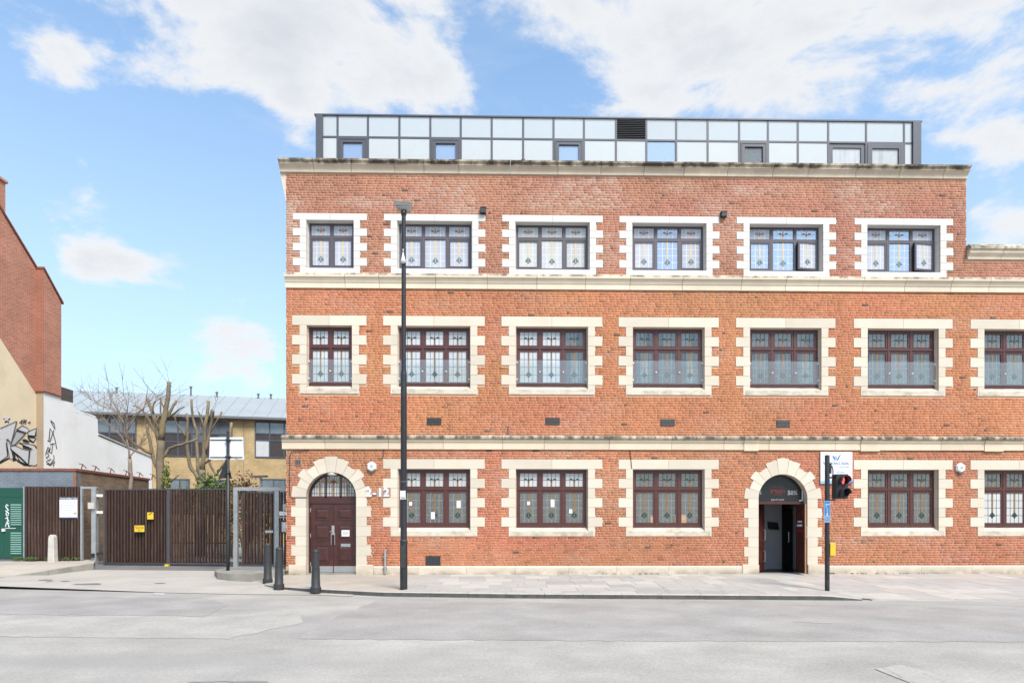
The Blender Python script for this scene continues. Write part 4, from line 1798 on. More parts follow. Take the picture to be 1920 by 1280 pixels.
q.prism([(9.20, 1.66), (9.55, 1.62), (9.60, 1.38), (9.24, 1.40)], 'y', 1.84, 1.90)
part('wall_screen', q, M_DARKB, BLD, off=BO)


def open_leaf(hx, hy, ang, s_, handles):
    """leaf hung at (hx,hy), swung by ang; built along +x from its hinge"""
    w = .70
    q = MB()
    q.box(0, w, -.022, .022, .04, zt - .01, M_WORNDOOR)
    q.box(w, w + .006, -.022, .022, .04, zt - .01, M_TIMBER_RAW)
    lf = bpy.data.objects.new('door', q.mesh('door'))
    COL.objects.link(lf)
    lf.parent = BLD
    lf.location = Vector((hx, hy, 0)) - BO
    lf.rotation_euler = (0, 0, ang)
    for y_, sg in ((-.022, -1), (.022, 1)):
        for (pa, pb) in ((.30, .82), (.98, 1.42), (1.58, 2.04)):
            s2 = MB()
            ya, yb = sorted((y_, y_ + sg * .014))
            ring(s2, .12, w - .12, pa, pb, .04, ya, yb)
            o = inst('panel', s2.mesh('panel', M_WORNDOOR), lf)
    for (zz, sg) in handles:
        s2 = MB()
        y_ = sg * .022
        s2.tube([(w - .13, y_, zz), (w - .13, y_ + sg * .07, zz), (w - .13, y_ + sg * .07, zz + .33), (w - .13, y_, zz + .33)], .014, 8)
        inst('handle', s2.mesh('handle', M_STEEL), lf)
    return lf


dl = open_leaf(xa + .05, .37, R(47), 1, [(1.05, -1), (.36, -1)])
dr = open_leaf(xb - .19, .28, R(-94), 1, [(1.15, 1)])
for zz, m, h in ((1.60, M_SIGNW, .07), (1.49, M_SIGNW, .07), (1.33, M_REDP, .11)):
    s2 = MB()
    s2.box(.10, .50, -.030, -.026, zz, zz + h)
    inst('door_sticker', s2.mesh('door_sticker', m), dr)
q = MB()
q.box(cx - .86, cx + .86, -.01, .42, -.15, .012)
part('doorstep', q, M_KERBC, BLD, off=BO)

# ------------------------------------------------------------------ rooftop extension
YP = 1.6
px = [-6.175, -5.944, -5.463, -4.446, -3.391, -2.353, -1.33, -.288, .774, 1.802, 2.832, 3.918, 4.951, 5.968, 7.041, 8.117, 9.103, 10.127, 11.171, 12.474, 13.781, 14.057, 14.333]
EX = thing('rooftop_extension', 'low glazed rooftop storey of white panels and grey framing set back above the brick parapet', 'building', (4.08, YP, 12.3))
zb, zt_, zm = 12.3, 15.27, 14.56
q = MB()
q.box(px[0] + .1, px[-1] - .1, YP + .15, YP + 9, zb, zt_ - .06)
part('wall', q, M_GREYM, EX)
q = MB()
q.box(px[0] - .06, px[-1] + .06, YP - .04, YP + 9.1, zt_, zt_ + .045)
part('roof', q, M_GREYM, EX)
for a, b in ((px[0], px[1]), (px[-2], px[-1])):
    q = MB()
    q.box(a, b, YP - .07, YP + .149, zb, zt_)
    part('corner_post', q, M_GREYM, EX)
mw = .032
for x in px[2:-2]:
    q = MB()
    top_ = zt_
    q.box(x - mw, x + mw, YP - .012, YP + .149, zb, top_)
    part('mullion', q, M_GREYM, EX)
edges = px[1:-1]
openers = {1, 4, 8, 14}
for i in range(len(edges) - 1):
    a = edges[i] + (mw if i > 0 else 0) + .002
    b = edges[i + 1] - (mw if i < len(edges) - 2 else 0) - .002
    q = MB()
    q.box(a, b, YP - .009, YP + .12, zm - .03, zm + .03)
    part('transom', q, M_GREYM, EX)
    # upper panel or louvre
    u0, u1 = zm + .037, zt_ - .004
    if i == 10:
        q = MB()
        q.box(a, b, YP + .06, YP + .10, u0, u1)
        lv = part('louvre', q, M_VENT, EX)
        for k in range(11):
            zz = u0 + (u1 - u0) * (k + .5) / 11
            q = MB()
            q.prism([(YP + .06, zz + .022), (YP - .02, zz - .018), (YP - .02, zz - .010), (YP + .06, zz + .030)], 'x', a, b)
            part('louvre_slat', q, M_GREYM, lv)
    else:
        q = MB()
        q.box(a, b, YP + .005, YP + .05, u0, u1)
        part('glass_panel', q, M_PANELU, EX)
    l0, l1_ = zb, zm - .037
    if i in openers:
        q = MB()
        ring(q, a, b, l0, l1_, .15, YP - .03, YP + .1)
        ring(q, a + .04, b - .04, l0 + .04, l1_ - .04, .012, YP - .042, YP - .031)
        w_ = part('window', q, M_GREYM, EX)
        q = MB()
        q.box(a + .15, b - .15, YP + .03, YP + .04, l0 + .15, l1_ - .15)
        part('pane', q, M_BLUE if i != 14 else M_OBSC, w_)
    elif i == 11:
        q = MB()
        q.box(a, b, YP + .02, YP + .03, l0, l1_)
        part('pane', q, M_BLUE, EX)
    elif i in (17, 18):
        q = MB()
        ring(q, a, b, l0, l1_, .13 if i == 17 else .16, YP - .03 + (.05 if i == 17 else 0), YP + .1)
        w_ = part('sliding_door', q, M_GREYM, EX)
        q = MB()
        q.box(a + .13, b - .13, YP + .02 + (.04 if i == 17 else 0), YP + .08, l0 + .13, l1_ - .13)
        part('pane', q, M_FROSTB, w_)
    else:
        q = MB()
        q.box(a, b, YP + .005, YP + .05, l0, l1_)
        part('glass_panel', q, M_PANEL, EX)
pot = MB()
x, z = fac(981, 292, .3)
pot.lathe([(.07, 12.83), (.06, 12.95), (.055, 13.07), (.07, 13.10)], 12, x, .28)
tag(inst('flue_pot', pot.mesh('flue_pot', M_TERRA, (x, .28, 12.9)), None, (x, .28, 12.9)), 'small terracotta flue pot standing on the top cornice', 'chimney pot')
q = MB()
x, _ = fac(1276, 305, .2)
q.box(x - .22, x + .22, .02, .30, 12.834, 12.88)
tag(inst('loose_board', q.mesh('loose_board', M_SIGNW, (x, .16, 12.9)), None, (x, .16, 12.9)), 'short white board lying on top of the parapet cornice', 'board')

# ------------------------------------------------------------------ signs and boxes on the brick wall
x0, z1 = fac(1537, 847)
x1, z0 = fac(1596.5, 907)
SG = thing('law_firm_sign', 'square white and blue law firm sign reading LEGAL on brick beside the open arch', 'sign', ((x0 + x1) / 2, -.03, z0))
q = MB()
q.box(x0, x1, -.055, -.02, z0, z1)
part('board', q, M_SIGNW, SG)
q = MB()
w, h = x1 - x0, z1 - z0
n = 20
for (pk, base_, m, c0) in ((.10, 0.0, M_BLUEL, .25), (.075, 0.0, M_BLUEP, .98)):
    pts = [(x0 + .004, z0 + .004)]
    for i in range(n + 1):
        t = i / n
        zz = z0 + .006 + h * pk * max(0, 1 - ((t - c0) / .6) ** 2)
        pts.append((x0 + .004 + (w - .008) * t, zz))
    pts.append((x1 - .004, z0 + .004))
    yy = -.058 if m is M_BLUEL else -.061
    q.prism(pts, 'y', yy, -.0551, m)
part('swoosh', q, None, SG)
q = MB()
ux = lambda f: x0 + w * f
uz = lambda f: z0 + h * f
q.prism([(ux(.37), uz(.87)), (ux(.42), uz(.87)), (ux(.475), uz(.745)), (ux(.44), uz(.745))], 'y', -.062, -.0551, M_BLUEP)
q.prism([(ux(.45), uz(.87)), (ux(.50), uz(.87)), (ux(.545), uz(.745)), (ux(.505), uz(.745))], 'y', -.063, -.0551, M_BLUEL)
q.prism([(ux(.51), uz(.745)), (ux(.55), uz(.745)), (ux(.64), uz(.94)), (ux(.57), uz(.86))], 'y', -.064, -.0551, M_BLUEP)
part('logo', q, None, SG)
text('lettering', 'W', .135, (ux(.145), -.058, uz(.645)), M_BLUEP, SG)
text('lettering', 'AN', .095, (ux(.275), -.058, uz(.638)), M_BLUEP, SG)
text('lettering', 'DAN', .10, (ux(.44), -.058, uz(.638)), M_BLUEP, SG)
text('lettering', 'L', .135, (ux(.60), -.058, uz(.645)), M_BLUEP, SG)
text('lettering', 'EGAL', .105, (ux(.775), -.058, uz(.638)), M_BLUEP, SG)
text('lettering', 'SOLICITORS', .055, (ux(.74), -.058, uz(.525)), M_BLUEL, SG)
text('lettering', 'call today', .07, (ux(.62), -.058, uz(.37)), M_BLUEL, SG)

x, z = fac(709.5, 923.5)
HN = thing('house_number', 'white raised street number 2-12 on the brick beside the closed door', 'number', (x, -.02, z - .14))
cw = [(-.29, '2'), (-.115, '-'), (.055, '1'), (.25, '2')]
for dx_, ch in cw:
    q = MB()
    q.box(x + dx_ - .09, x + dx_ + .09, -.016, -.011, z - .13, z + .13)
    if ch != '-':
        part('backing', q, mat('pale_backing', (.36, .27, .24), .6, .05), HN)
    text('digit', ch, .36, (x + dx_, -.034, z), M_SIGNW, HN, ext=.016, bold=.013)

for (u, v, lab) in ((697.5, 874.5, 'white hexagonal alarm box above the street number beside the arched closed door'), (1799, 877, 'white hexagonal alarm box high on brick between the two right ground floor windows')):
    x, z = fac(u, v)
    o = thing('alarm_box', lab, 'alarm box', (x, -.02, z), group='alarm boxes on the facade')
    hexa = lambda r: [(x + r * math.cos(R(30 + 60 * i)) * 1.0, z + r * math.sin(R(30 + 60 * i))) for i in range(6)]
    q = MB()
    a, c = hexa(.165), hexa(.125)
    q.add([(p, -.01, s) for p, s in a] + [(p, -.06, s) for p, s in a] + [(p, -.10, s) for p, s in c],
          [(6 + i, 6 + (i + 1) % 6, (i + 1) % 6, i)[::-1] for i in range(6)] + [(12 + i, 12 + (i + 1) % 6, 6 + (i + 1) % 6, 6 + i)[::-1] for i in range(6)] + [tuple(range(12, 18))])
    part('casing', q, M_PLASTW, o)
    q = MB()
    for dx_, dz_ in ((-.03, 0), (.03, 0), (0, .03), (0, -.03)):
        q.box(x + dx_ - .012, x + dx_ + .012, -.106, -.1001, z + dz_ - .01, z + dz_ + .01)
    part('sounder_slot', q, M_VENT, o)
    q = MB()
    q.prism([(x - .08, z - .15), (x + .08, z - .15), (x + .05, z - .195), (x - .05, z - .195)], 'y', -.07, -.02)
    part('strobe', q, M_GREYM, o)

cxm = (ARCHES[0][0])
for (w, h, xx, z, nm, lab) in ((.25, .20, mid + .385, 1.28, 'paper_notice', 'small white paper notice taped to the closed panelled door'),):
    q = MB()
    q.box(xx - w / 2, xx + w / 2, .235, .239, z - h / 2, z + h / 2)
    o = thing(nm, lab, 'notice', (xx, .237, z - h / 2))
    part('sheet', q, M_PAPER, o)
    for k in range(3):
        q = MB()
        q.box(xx - w * .36, xx + w * (.36 - .1 * (k == 2)), .2335, .2349, z + .035 - k * .035, z + .048 - k * .035)
        part('print_line', q, M_GREYP, o)

# ------------------------------------------------------------------ street furniture
def bollard_mesh():
    a, c = MB(), MB()
    a.lathe([(.135, -.1), (.135, .035), (.118, .05), (.112, .06), (.098, .50), (.104, .505), (.104, .525), (.095, .53), (.082, .93), (.082, .935)], 20)
    c.lathe([(.082, .935), (.090, .94), (.090, .965), (.078, .985), (.05, 1.01), (.015, 1.02)], 20)
    me, mc = a.mesh('post', M_BOLL), c.mesh('cap', M_BOLL)
    for q in (me, mc):
        smooth_by_angle(q)
    return me, mc


bp_, bc_ = bollard_mesh()
for (u, v, z, s_, lab) in ((502, 1087, zd(-1.9) + .10, 1.03, 'black bollard furthest from the road, overlapping the pedestrian gate post'),
                           (523, 1097, -.07, 1.0, 'black bollard at the pavement corner, directly in front of the brick corner'),
                           (592, 1103, -.085, .99, 'black tapered bollard standing alone in front of the closed arched door')):
    x, y = gr(u, v, z)
    o = thing('bollard', lab, 'bollard', (x, y, z), group='black bollards on the pavement')
    o.scale = (1, 1, s_)
    inst('post', bp_, o)
    inst('cap', bc_, o)
x, y = gr(99, 1057, .20)
q = MB()
q.prism([(-.13, -.2), (.13, -.2), (.09, .92), (.06, .99), (0, 1.02), (-.06, .99), (-.09, .92)], 'y', -.11, .11)
o = inst('concrete_bollard', q.mesh('concrete_bollard', M_CONC, bevel=.02), None, (x, y, .20))
tag(o, 'pale concrete bollard with rounded top in front of the brown slatted screen', 'bollard')

# lamp post
LX, LY = gr(757, 1105, -.10)
LZ = zp(LX, LY)
LH = fac(757, 396, LY)[1]
LMP = thing('street_lamp', 'tall black street lamp post with small glass lantern on the pavement', 'street lamp', (LX, LY, LZ))
ztop = LH - LZ
z2 = 6.5
q = MB()
q.lathe([(.094, -.2), (.094, 1.2), (.082, 1.25), (.078, 2.9), (.078, 5.4)], 18)
me = q.mesh('post', M_BLACK)
smooth_by_angle(me)
inst('post', me, LMP)
q = MB()
q.lathe([(.078, 5.4), (.060, 5.55), (.056, 8.0), (.052, ztop)], 16)
me = q.mesh('upper_post', M_BLACK)
smooth_by_angle(me)
inst('upper_post', me, LMP)
q = MB()
tilt = lambda x, z: (x, z - x * .10)
q.prism([tilt(a, b + ztop) for a, b in [(-.225, .150), (-.20, .185), (.17, .185), (.215, .155), (.215, .140), (-.225, .135)]], 'y', -.15, .15)
hood = inst('lantern_hood', q.mesh('lantern_hood', mat('lamp_hood', (.17, .165, .155), .5, .1), bevel=.008), LMP)
q = MB()
T4 = [(-.22, -.145), (.21, -.145), (.21, .145), (-.22, .145)]
B4 = [(-.15, -.09), (.16, -.09), (.16, .09), (-.15, .09)]
q.add([(x, y, tilt(x, ztop + .138)[1]) for x, y in T4] + [(x, y, tilt(x, ztop + .01)[1]) for x, y in B4], [(0, 4, 5, 1), (1, 5, 6, 2), (2, 6, 7, 3), (3, 7, 4, 0), (7, 6, 5, 4)])
inst('lantern_glass', q.mesh('lantern_glass', M_LAMP), LMP)
q = MB()
for f in (.35, .8):
    x0_, y0_, zz_ = .22 - .06 * f, -.147 + .055 * f, ztop + .138 - .128 * f
    q.box(-x0_, x0_ - .01, y0_ - .006, y0_ + .004, zz_ - .006, zz_ + .004)
inst('lantern_rib', q.mesh('lantern_rib', M_GUTTER), LMP)
q = MB()
q.lathe([(.055, ztop - .12), (.07, ztop - .08), (.075, ztop - .02), (.06, ztop)], 14)
inst('collar', q.mesh('collar', M_BLACK, smooth=True), LMP)
q = MB()
zz = fac(757, 490, LY)[1] - LZ
q.lathe([(.012, zz + .18), (.03, zz + .10), (.055, zz), (.075, zz - .05), (.03, zz - .09)], 12, 0, -.10)
q.tube([(0, -.10, zz + .17), (0, -.10, zz + .26), (0, -.06, zz + .28)], .012, 6)
inst('photocell', q.mesh('photocell', M_PLASTW, smooth=True), LMP)
zz = fac(757, 928, LY)[1] - LZ
q = MB()
q.box(-.075, .06, -.099, -.092, zz - .11, zz + .11)
inst('sticker', q.mesh('sticker', M_SIGNW), LMP)
q = MB()
q.box(.04, .078, -.102, -.0995, zz - .105, zz - .07)
inst('sticker', q.mesh('sticker', M_YEL), LMP)
t_ = text('lettering', '04', .10, (LX - .01, LY - .1015, LZ + zz - .075), M_INK, LMP, ext=.001)
for dz_ in (-.05, .05):
    pass
q = MB()
q.lathe([(.080, fac(757, 903, LY)[1] - LZ), (.081, fac(757, 902.4, LY)[1] - LZ)], 16)
inst('band', q.mesh('band', M_STEEL), LMP)

q = MB()
q.prism([(-.06, .55), (.06, .55), (.06, 1.1), (-.06, 1.1)], 'y', -.099, -.085)
inst('access_door', q.mesh('access_door', M_BOLL, bevel=.006), LMP)
q = MB()
q.lathe([(.0945, 1.18), (.099, 1.20), (.099, 1.235), (.084, 1.255)], 18)
inst('shoulder', q.mesh('shoulder', M_BOLL, smooth=True), LMP)

# pedestrian signal
SX, SY = gr(1551, 1108, -.13)
SZ = zp(SX, SY)
sc_ = (20 + SY) / 1200
SIG = thing('pedestrian_signal', 'black pedestrian signal on a post showing a red figure near the open doorway', 'traffic light', (SX, SY, SZ))
zt_ = fac(1551, 853, SY)[1] - SZ
q = MB()
q.lathe([(.056, -.2), (.056, zt_ - .02), (.05, zt_)], 14)
me = q.mesh('post', M_BLACK)
smooth_by_angle(me)
inst('post', me, SIG)
hx0, hz1 = fac(1563, 889, SY)
hx1, hz0 = fac(1586, 934.5, SY)
a, b = hx0 - SX, hx1 - SX
z0, z1 = hz0 - SZ, hz1 - SZ
q = MB()
q.box(a, b, -.12, .10, z0, z1)
hd = inst('signal_head', q.mesh('signal_head', M_VENT, bevel=.012), SIG)
for k, zc_ in enumerate((z1 - .155, z0 + .145)):
    cx_ = (a + b) / 2 + .015
    rr = .115
    q = MB()
    n = 24
    for i in range(n):
        t0, t1 = R(-52) + R(284) * i / n, R(-52) + R(284) * (i + 1) / n
        o1, o2 = (cx_ + rr * math.cos(t0), zc_ + rr * math.sin(t0)), (cx_ + rr * math.cos(t1), zc_ + rr * math.sin(t1))
        i1, i2 = (cx_ + (rr - .012) * math.cos(t0), zc_ + (rr - .012) * math.sin(t0)), (cx_ + (rr - .012) * math.cos(t1), zc_ + (rr - .012) * math.sin(t1))
        dep = .20 if math.sin((t0 + t1) / 2) > -.2 else .10
        q.prism([o1, o2, i2, i1], 'y', -.12 - dep, -.115)
    inst('visor', q.mesh('visor', M_BOLL), hd)
    q = MB()
    pts = [(cx_ + .10 * math.cos(2 * math.pi * i / 20), zc_ + .10 * math.sin(2 * math.pi * i / 20)) for i in range(20)]
    q.prism(pts, 'y', -.128, -.118)
    inst('lens', q.mesh('lens', M_DARKB), hd)
    if k == 0:
        q = MB()
        fig = [(-.018, -.085), (.018, -.085), (.022, -.02), (.035, -.02), (.033, .035), (.015, .045), (.02, .06), (.018, .078), (0, .088), (-.018, .078), (-.02, .06), (-.015, .045), (-.033, .035), (-.035, -.02), (-.022, -.02)]
        q.prism([(cx_ + x_ * 1.1, zc_ + z_) for x_, z_ in fig], 'y', -.133, -.1285)
        inst('lit_figure', q.mesh('lit_figure', M_LIT), hd)
q = MB()
for zz in (z1 - .08, z0 - .03):
    q.box(.02, a + .03, -.025, .025, zz - .02, zz + .02)
q.tube([(.05, -.03, z1 + .22), (.10, -.04, z1 + .20), (.125, -.04, z1 + .10), (.13, -.03, z1 - .03)], .014, 8)
q.box(.035, .085, -.05, .05, z1 + .02, z1 + .28)
inst('bracket', q.mesh('bracket', M_VENT), SIG)
bx0, bz1 = fac(1553.5, 1017, SY)
bx1, bz0 = fac(1564.5, 1041, SY)
q = MB()
q.box(bx0 - SX + .01, bx1 - SX, -.07, .09, bz0 - SZ, bz1 - SZ)
q.box(bx0 - SX + .02, bx1 - SX - .01, -.04, .06, bz0 - SZ - .02, bz0 - SZ)
inst('push_button_box', q.mesh('push_button_box', M_YEL, bevel=.008), SIG)
# blue street plate clipped to the same post
px0, pz1 = fac(1541.5, 938.5, SY)
px1, pz0 = fac(1553.5, 979.5, SY)
BS = thing('blue_plate', 'narrow blue sign with white arrow symbol clipped to the signal post', 'sign', ((px0 + px1) / 2, SY - .08, pz0))
q = MB()
q.box(px0, px1, SY - .09, SY - .078, pz0, pz1)
part('plate', q, M_BLUES, BS, bevel=.003)
q = MB()
w, h = px1 - px0, pz1 - pz0
ring(q, px0 + .006, px1 - .006, pz0 + .006, pz1 - .006, .004, SY - .0925, SY - .0901)
q.box(px0 + .04, px1 - .02, SY - .093, SY - .0905, pz1 - .10, pz1 - .085)
q.tube([(px0 + .05, SY - .092, pz1 - .10), (px0 + .055, SY - .092, pz1 - .17), (px0 + w * .5, SY - .092, pz1 - .20), (px0 + w * .5, SY - .092, pz1 - .33)], .006, 5)
q.prism([(px0 + w * .34, pz1 - .36), (px0 + w * .66, pz1 - .36), (px0 + w * .5, pz1 - .30)], 'y', SY - .0935, SY - .0905)
q.box(px0 + .01, px1 - .01, SY - .094, SY - .0905, pz0 + .155, pz0 + .165)
part('symbol', q, M_SIGNW, BS)
for k, s_ in enumerate(('BOROUGH', 'CYCLE', 'ROUTE')):
    text('lettering', s_, .034 if k == 0 else .04, ((px0 + px1) / 2, SY - .092, pz0 + .125 - k * .045), M_SIGNW, BS, ext=.001)
q = MB()
for zz in (pz1 - .07, pz0 + .09):
    q.box(px0 + .05, SX + .06, SY - .077, SY + .03, zz - .008, zz + .008)
part('clip', q, M_STEEL, BS)

# back of a road sign on a tall black pole by the gates
PX, PY = gr(427.5, 1069, zt)
PX, PY = gr(427.5, 1069, .13)
RS = thing('road_sign', 'back of a road sign, blank white board and black triangle on a black pole', 'road sign', (PX, PY, .13))
zt_ = fac(427, 808, PY)[1]
q = MB()
q.lathe([(.05, 0.0), (.05, .6), (.046, .62), (.046, zt_ - .13)], 12)
inst('pole', q.mesh('pole', M_BLACK, smooth=True), RS)
x0, z1 = fac(391.5, 818.5, PY)
x1, z0 = fac(456, 862, PY)
q = MB()
q.prism([(x0 - .01, z0 + .02), (x0 + (x1 - x0) * .7, z0 + .015), (x0 + (x1 - x0) * .78, z0 + .05), (x0 + (x1 - x0) * .84, z0 + .03), (x1, z0 + .02), (x1 - .02, z1), (x0 + .01, z1 - .01)], 'y', PY + .05, PY + .06)
bd = part('board', q, M_SIGNW, RS)
for f in (.87, .12):
    q = MB()
    zz = z0 + (z1 - z0) * f
    q.box(x0 + .02, x1 - .04, PY + .035, PY + .0495, zz - .014, zz + .014)
    part('rail', q, M_VENT, bd)
tx, tz1 = fac(423, 861, PY)
_, tz0 = fac(423, 896, PY)
q = MB()
q.prism([(tx - .24, tz0), (tx + .19, tz0 - .01), (tx + .16, tz0 + .05), (tx + .02, tz1 - .02), (tx - .02, tz1 - .02), (tx - .23, tz0 + .05)], 'y', PY + .05, PY + .058)
part('triangle', q, M_VENT, RS)
q = MB()
for zz in (z0 + .1, z1 - .1, tz0 + .15):
    q.box(PX - .07, PX + .07, PY - .055, PY + .049, zz - .02, zz + .02)
part('clamp', q, M_BLACK, RS)

# ------------------------------------------------------------------ gates
def slat_run(parent, p0, p1, z0, z1, n, m, off, dep=.03, wid=None, skip=(), yaw_jit=True, mesh_cache={}):
    """upright slats between two plan points; each its own child"""
    a, b = Vector((*p0, 0)), Vector((*p1, 0))
    L_ = (b - a).length
    pitch = L_ / n
    w = wid or pitch * .56
    ang = math.atan2((b - a).y, (b - a).x)
    key = (round(w, 3), round(z1 - z0, 2), m.name, dep)
    if key not in mesh_cache:
        q = MB()
        q.prism([(-w / 2, -dep), (w / 2, -dep), (w / 2, dep), (-w / 2, dep)], 'z', 0, z1 - z0)
        mesh_cache[key] = q.mesh('slat', m, bevel=.004)
    for i in range(n):
        if i in skip:
            continue
        c = a.lerp(b, (i + .5) / n)
        inst('slat', mesh_cache[key], parent, (c.x - off.x, c.y - off.y, z0 - off.z + random.uniform(-.006, .006)), rz=ang + random.uniform(-.03, .03))


GY0, GY1 = 2.45, 2.05
gx0, gx1, gx2 = -13.72, -11.42, -9.28
GT = 2.79
GATE = thing('vehicle_gate', 'wide double driveway gate of upright brown slats in a grey steel frame', 'gate', (gx1, 2.25, .12))
GO = Vector((gx1, 2.25, .12))
for (a, b, n, ya, yb, dp) in ((gx0, gx1 - .03, 20, GY0, 2.26, .055), (gx1 + .03, gx2, 20, 2.24, GY1, .038)):
    q = MB()
    ang = math.atan2(yb - ya, b - a)
    for (zz0, zz1) in ((.19, .25), (GT - .04, GT)):
        q.add([(a, ya - .03, zz0), (b, yb - .03, zz0), (b, yb + .03, zz0), (a, ya + .03, zz0), (a, ya - .03, zz1), (b, yb - .03, zz1), (b, yb + .03, zz1), (a, ya + .03, zz1)],
              [(0, 1, 5, 4), (1, 2, 6, 5), (2, 3, 7, 6), (3, 0, 4, 7), (4, 5, 6, 7), (3, 2, 1, 0)])
    for xx, yy in ((a, ya), (b, yb)):
        q.box(xx - .03, xx + .03, yy - .032, yy + .032, .18, GT + .01)
    for zz in (.9, 1.9):
        q.add([(a, ya + .035, zz), (b, yb + .035, zz), (b, yb + .06, zz), (a, ya + .06, zz), (a, ya + .035, zz + .05), (b, yb + .035, zz + .05), (b, yb + .06, zz + .05), (a, ya + .06, zz + .05)],
              [(0, 1, 5, 4), (1, 2, 6, 5), (2, 3, 7, 6), (3, 0, 4, 7), (4, 5, 6, 7), (3, 2, 1, 0)])
    lf = part('gate_leaf', q, M_GATEM, GATE, off=GO)
    slat_run(lf, (a + .03, ya), (b - .03, yb), .25, GT - .04, n, M_SLAT, GO, dp, wid=.056)
q = MB()
q.box(-14.17, -14.02, 2.44, 2.60, .1, 2.86)
q.box(-14.55, -14.0, 2.46, 2.56, 2.80, 2.87)
gp = part('gate_post', q, M_GALV, GATE, off=GO)
for zz, w in ((2.52, .28), (1.94, .16), (.5, .2)):
    q = MB()
    q.box(-14.02 - .01, -13.80, 2.48, 2.56, zz, zz + .09)
    part('hinge', q, M_PLASTW if zz != .5 else M_VENT, gp, off=GO)
q = MB()
q.box(-14.24, -14.03, 2.36, 2.44, 2.10, 2.32)
part('sensor_box', q, M_CONC, gp, off=GO)
q = MB()
q.box(-14.16, -14.05, 2.37, 2.439, .42, .56)
part('sensor_box', q, M_VENT, gp, off=GO)
q = MB()
q.box(gx1 - .06, gx1 + .06, 2.1, 2.22, .10, .2)
part('drop_bolt', q, M_YEL, GATE, off=GO)

# pedestrian gate and intercom bay
PG = thing('pedestrian_gate', 'narrow slatted pedestrian gate in a galvanised frame beside the brick building', 'gate', (-8.0, 1.7, .13))
PO = Vector((-8.0, 1.7, .13))
PT = fac(480, 913, 1.8)[1]
pa, pb, pc_ = -8.93, -7.55, -6.98
YG = 1.8
q = MB()
q.box(pa - .07, pa + .07, YG - .06, YG + .06, .1, PT)
q.box(pa + .07, -6.75, YG - .06, YG + .06, PT - .12, PT)
fr = part('gate_frame', q, M_GALV, PG, off=PO)
for x, w in ((pb, .075), (-6.87, .09)):
    q = MB()
    q.box(x - w, x + w, YG - .055, YG + .055, .1, PT - .122)
    part('frame_post', q, M_GALV, fr, off=PO)
q = MB()
ring(q, pa + .20, pb - .10, .20, PT - .16, .035, YG - .02, YG + .03)
lf = part('gate_leaf', q, M_GATEM, PG, off=PO)
slat_run(lf, (pa + .235, YG), (pb - .135, YG), .235, PT - .2, 9, M_SLAT, PO, .05, wid=.068)
q = MB()
q.box(pb - .38, pb - .12, YG - .055, YG - .03, 1.28, 1.36)
part('latch_plate', q, M_STEEL, lf, off=PO)
q = MB()
q.box(pb - .02, pb + .01, YG - .1, YG - .056, 1.42, 1.5)
part('lock', q, M_STEEL, fr, off=PO)
bay = MB()
ring(bay, pb + .08, -6.965, .20, PT - .16, .02, YG - .02, YG + .03)
by = part('slatted_bay', bay, M_GATEM, PG, off=PO)
slat_run(by, (pb + .10, YG), (-6.985, YG), .22, PT - .18, 4, M_SLAT, PO, .028, wid=.07)
for (a, b, z0, z1, m, nm) in ((pb + .12, -7.02, 1.26, 1.70, M_TIMBD, 'intercom'), (pb + .10, -7.08, 1.86, 2.0, M_SIGNW, 'name_plate'), (pb + .08, -7.02, 1.78, 1.82, M_GALV, 'bracket_bar'), (pb + .22, -7.13, 2.03, 2.25, M_CONC, 'keypad')):
    q = MB()
    q.box(a, b, YG - .09, YG - .035, z0, z1)
    o = part(nm, q, m, by, off=PO)
q = MB()
q.box(pb + .19, -7.10, YG - .105, YG - .0905, 1.31, 1.64)
part('speaker_panel', q, M_STEEL, by, off=PO)
q = MB()
q.box(pb + .25, -7.18, YG - .11, YG - .1055, 1.45, 1.60)
part('button_plate', q, M_SIGNW, by, off=PO)

# yellow notices hung on the gate
for (u0, v0, u1, v1, lab, kind) in ((276.5, 960, 288, 973, 'upper small yellow camera notice fixed to the vehicle gate', 0), (252.5, 984.5, 271, 996.5, 'lower yellow warning plate fixed to the left gate leaf', 1)):
    yq = 2.17
    x0, z1 = fac(u0, v0, yq)
    x1, z0 = fac(u1, v1, yq)
    o = thing('warning_notice', lab, 'sign', ((x0 + x1) / 2, yq, z0))
    q = MB()
    q.box(x0, x1, yq - .015, yq - .005, z0, z1)
    part('plate', q, M_YEL, o)
    if kind == 0:
        q = MB()
        q.prism([(x0 + .04, z0 + .15), (x1 - .05, z0 + .19), (x1 - .04, z0 + .22), (x0 + .06, z0 + .19)], 'y', yq - .018, yq - .0152)
        part('camera_symbol', q, M_INK, o)
    else:
        text('lettering', 'Warning', .085, ((x0 + x1) / 2, yq - .016, z1 - .06), M_REDP, o, ext=.001)
        text('lettering', 'Automatic\ngate', .058, ((x0 + x1) / 2, yq - .016, z0 + .085), M_INK, o, ext=.001)

# ------------------------------------------------------------------ annex with green doors, slatted screen
AX, AY = -15.0, 2.9
AZ = 3.45
AN = thing('brick_annex', 'low flat roofed annex with grey painted front, brown brick side and green door', 'outbuilding', (-17.5, AY, .2))
AO = Vector((-17.5, AY, .2))
q = MB()
q.box(-24, -18.46, AY, AY + .26, .1, AZ, M_GREYBRICK)
q.box(-18.46, AX - .002, AY, AY + .26, .1, AZ, M_GREYBRICK)
part('front_wall', q, None, AN, off=AO)
q = MB()
q.box(-18.4, AX, AY + .262, 7.6, .1, AZ)
sw_ = part('side_wall', q, M_OLDBRICK, AN, off=AO)
q = MB()
q.box(AX - .09, AX + .004, AY - .004, AY + .10, .1, AZ)
part('red_quoin', q, mat('red_quoin', (.19, .10, .07), .8, .2, 8), AN, off=AO)
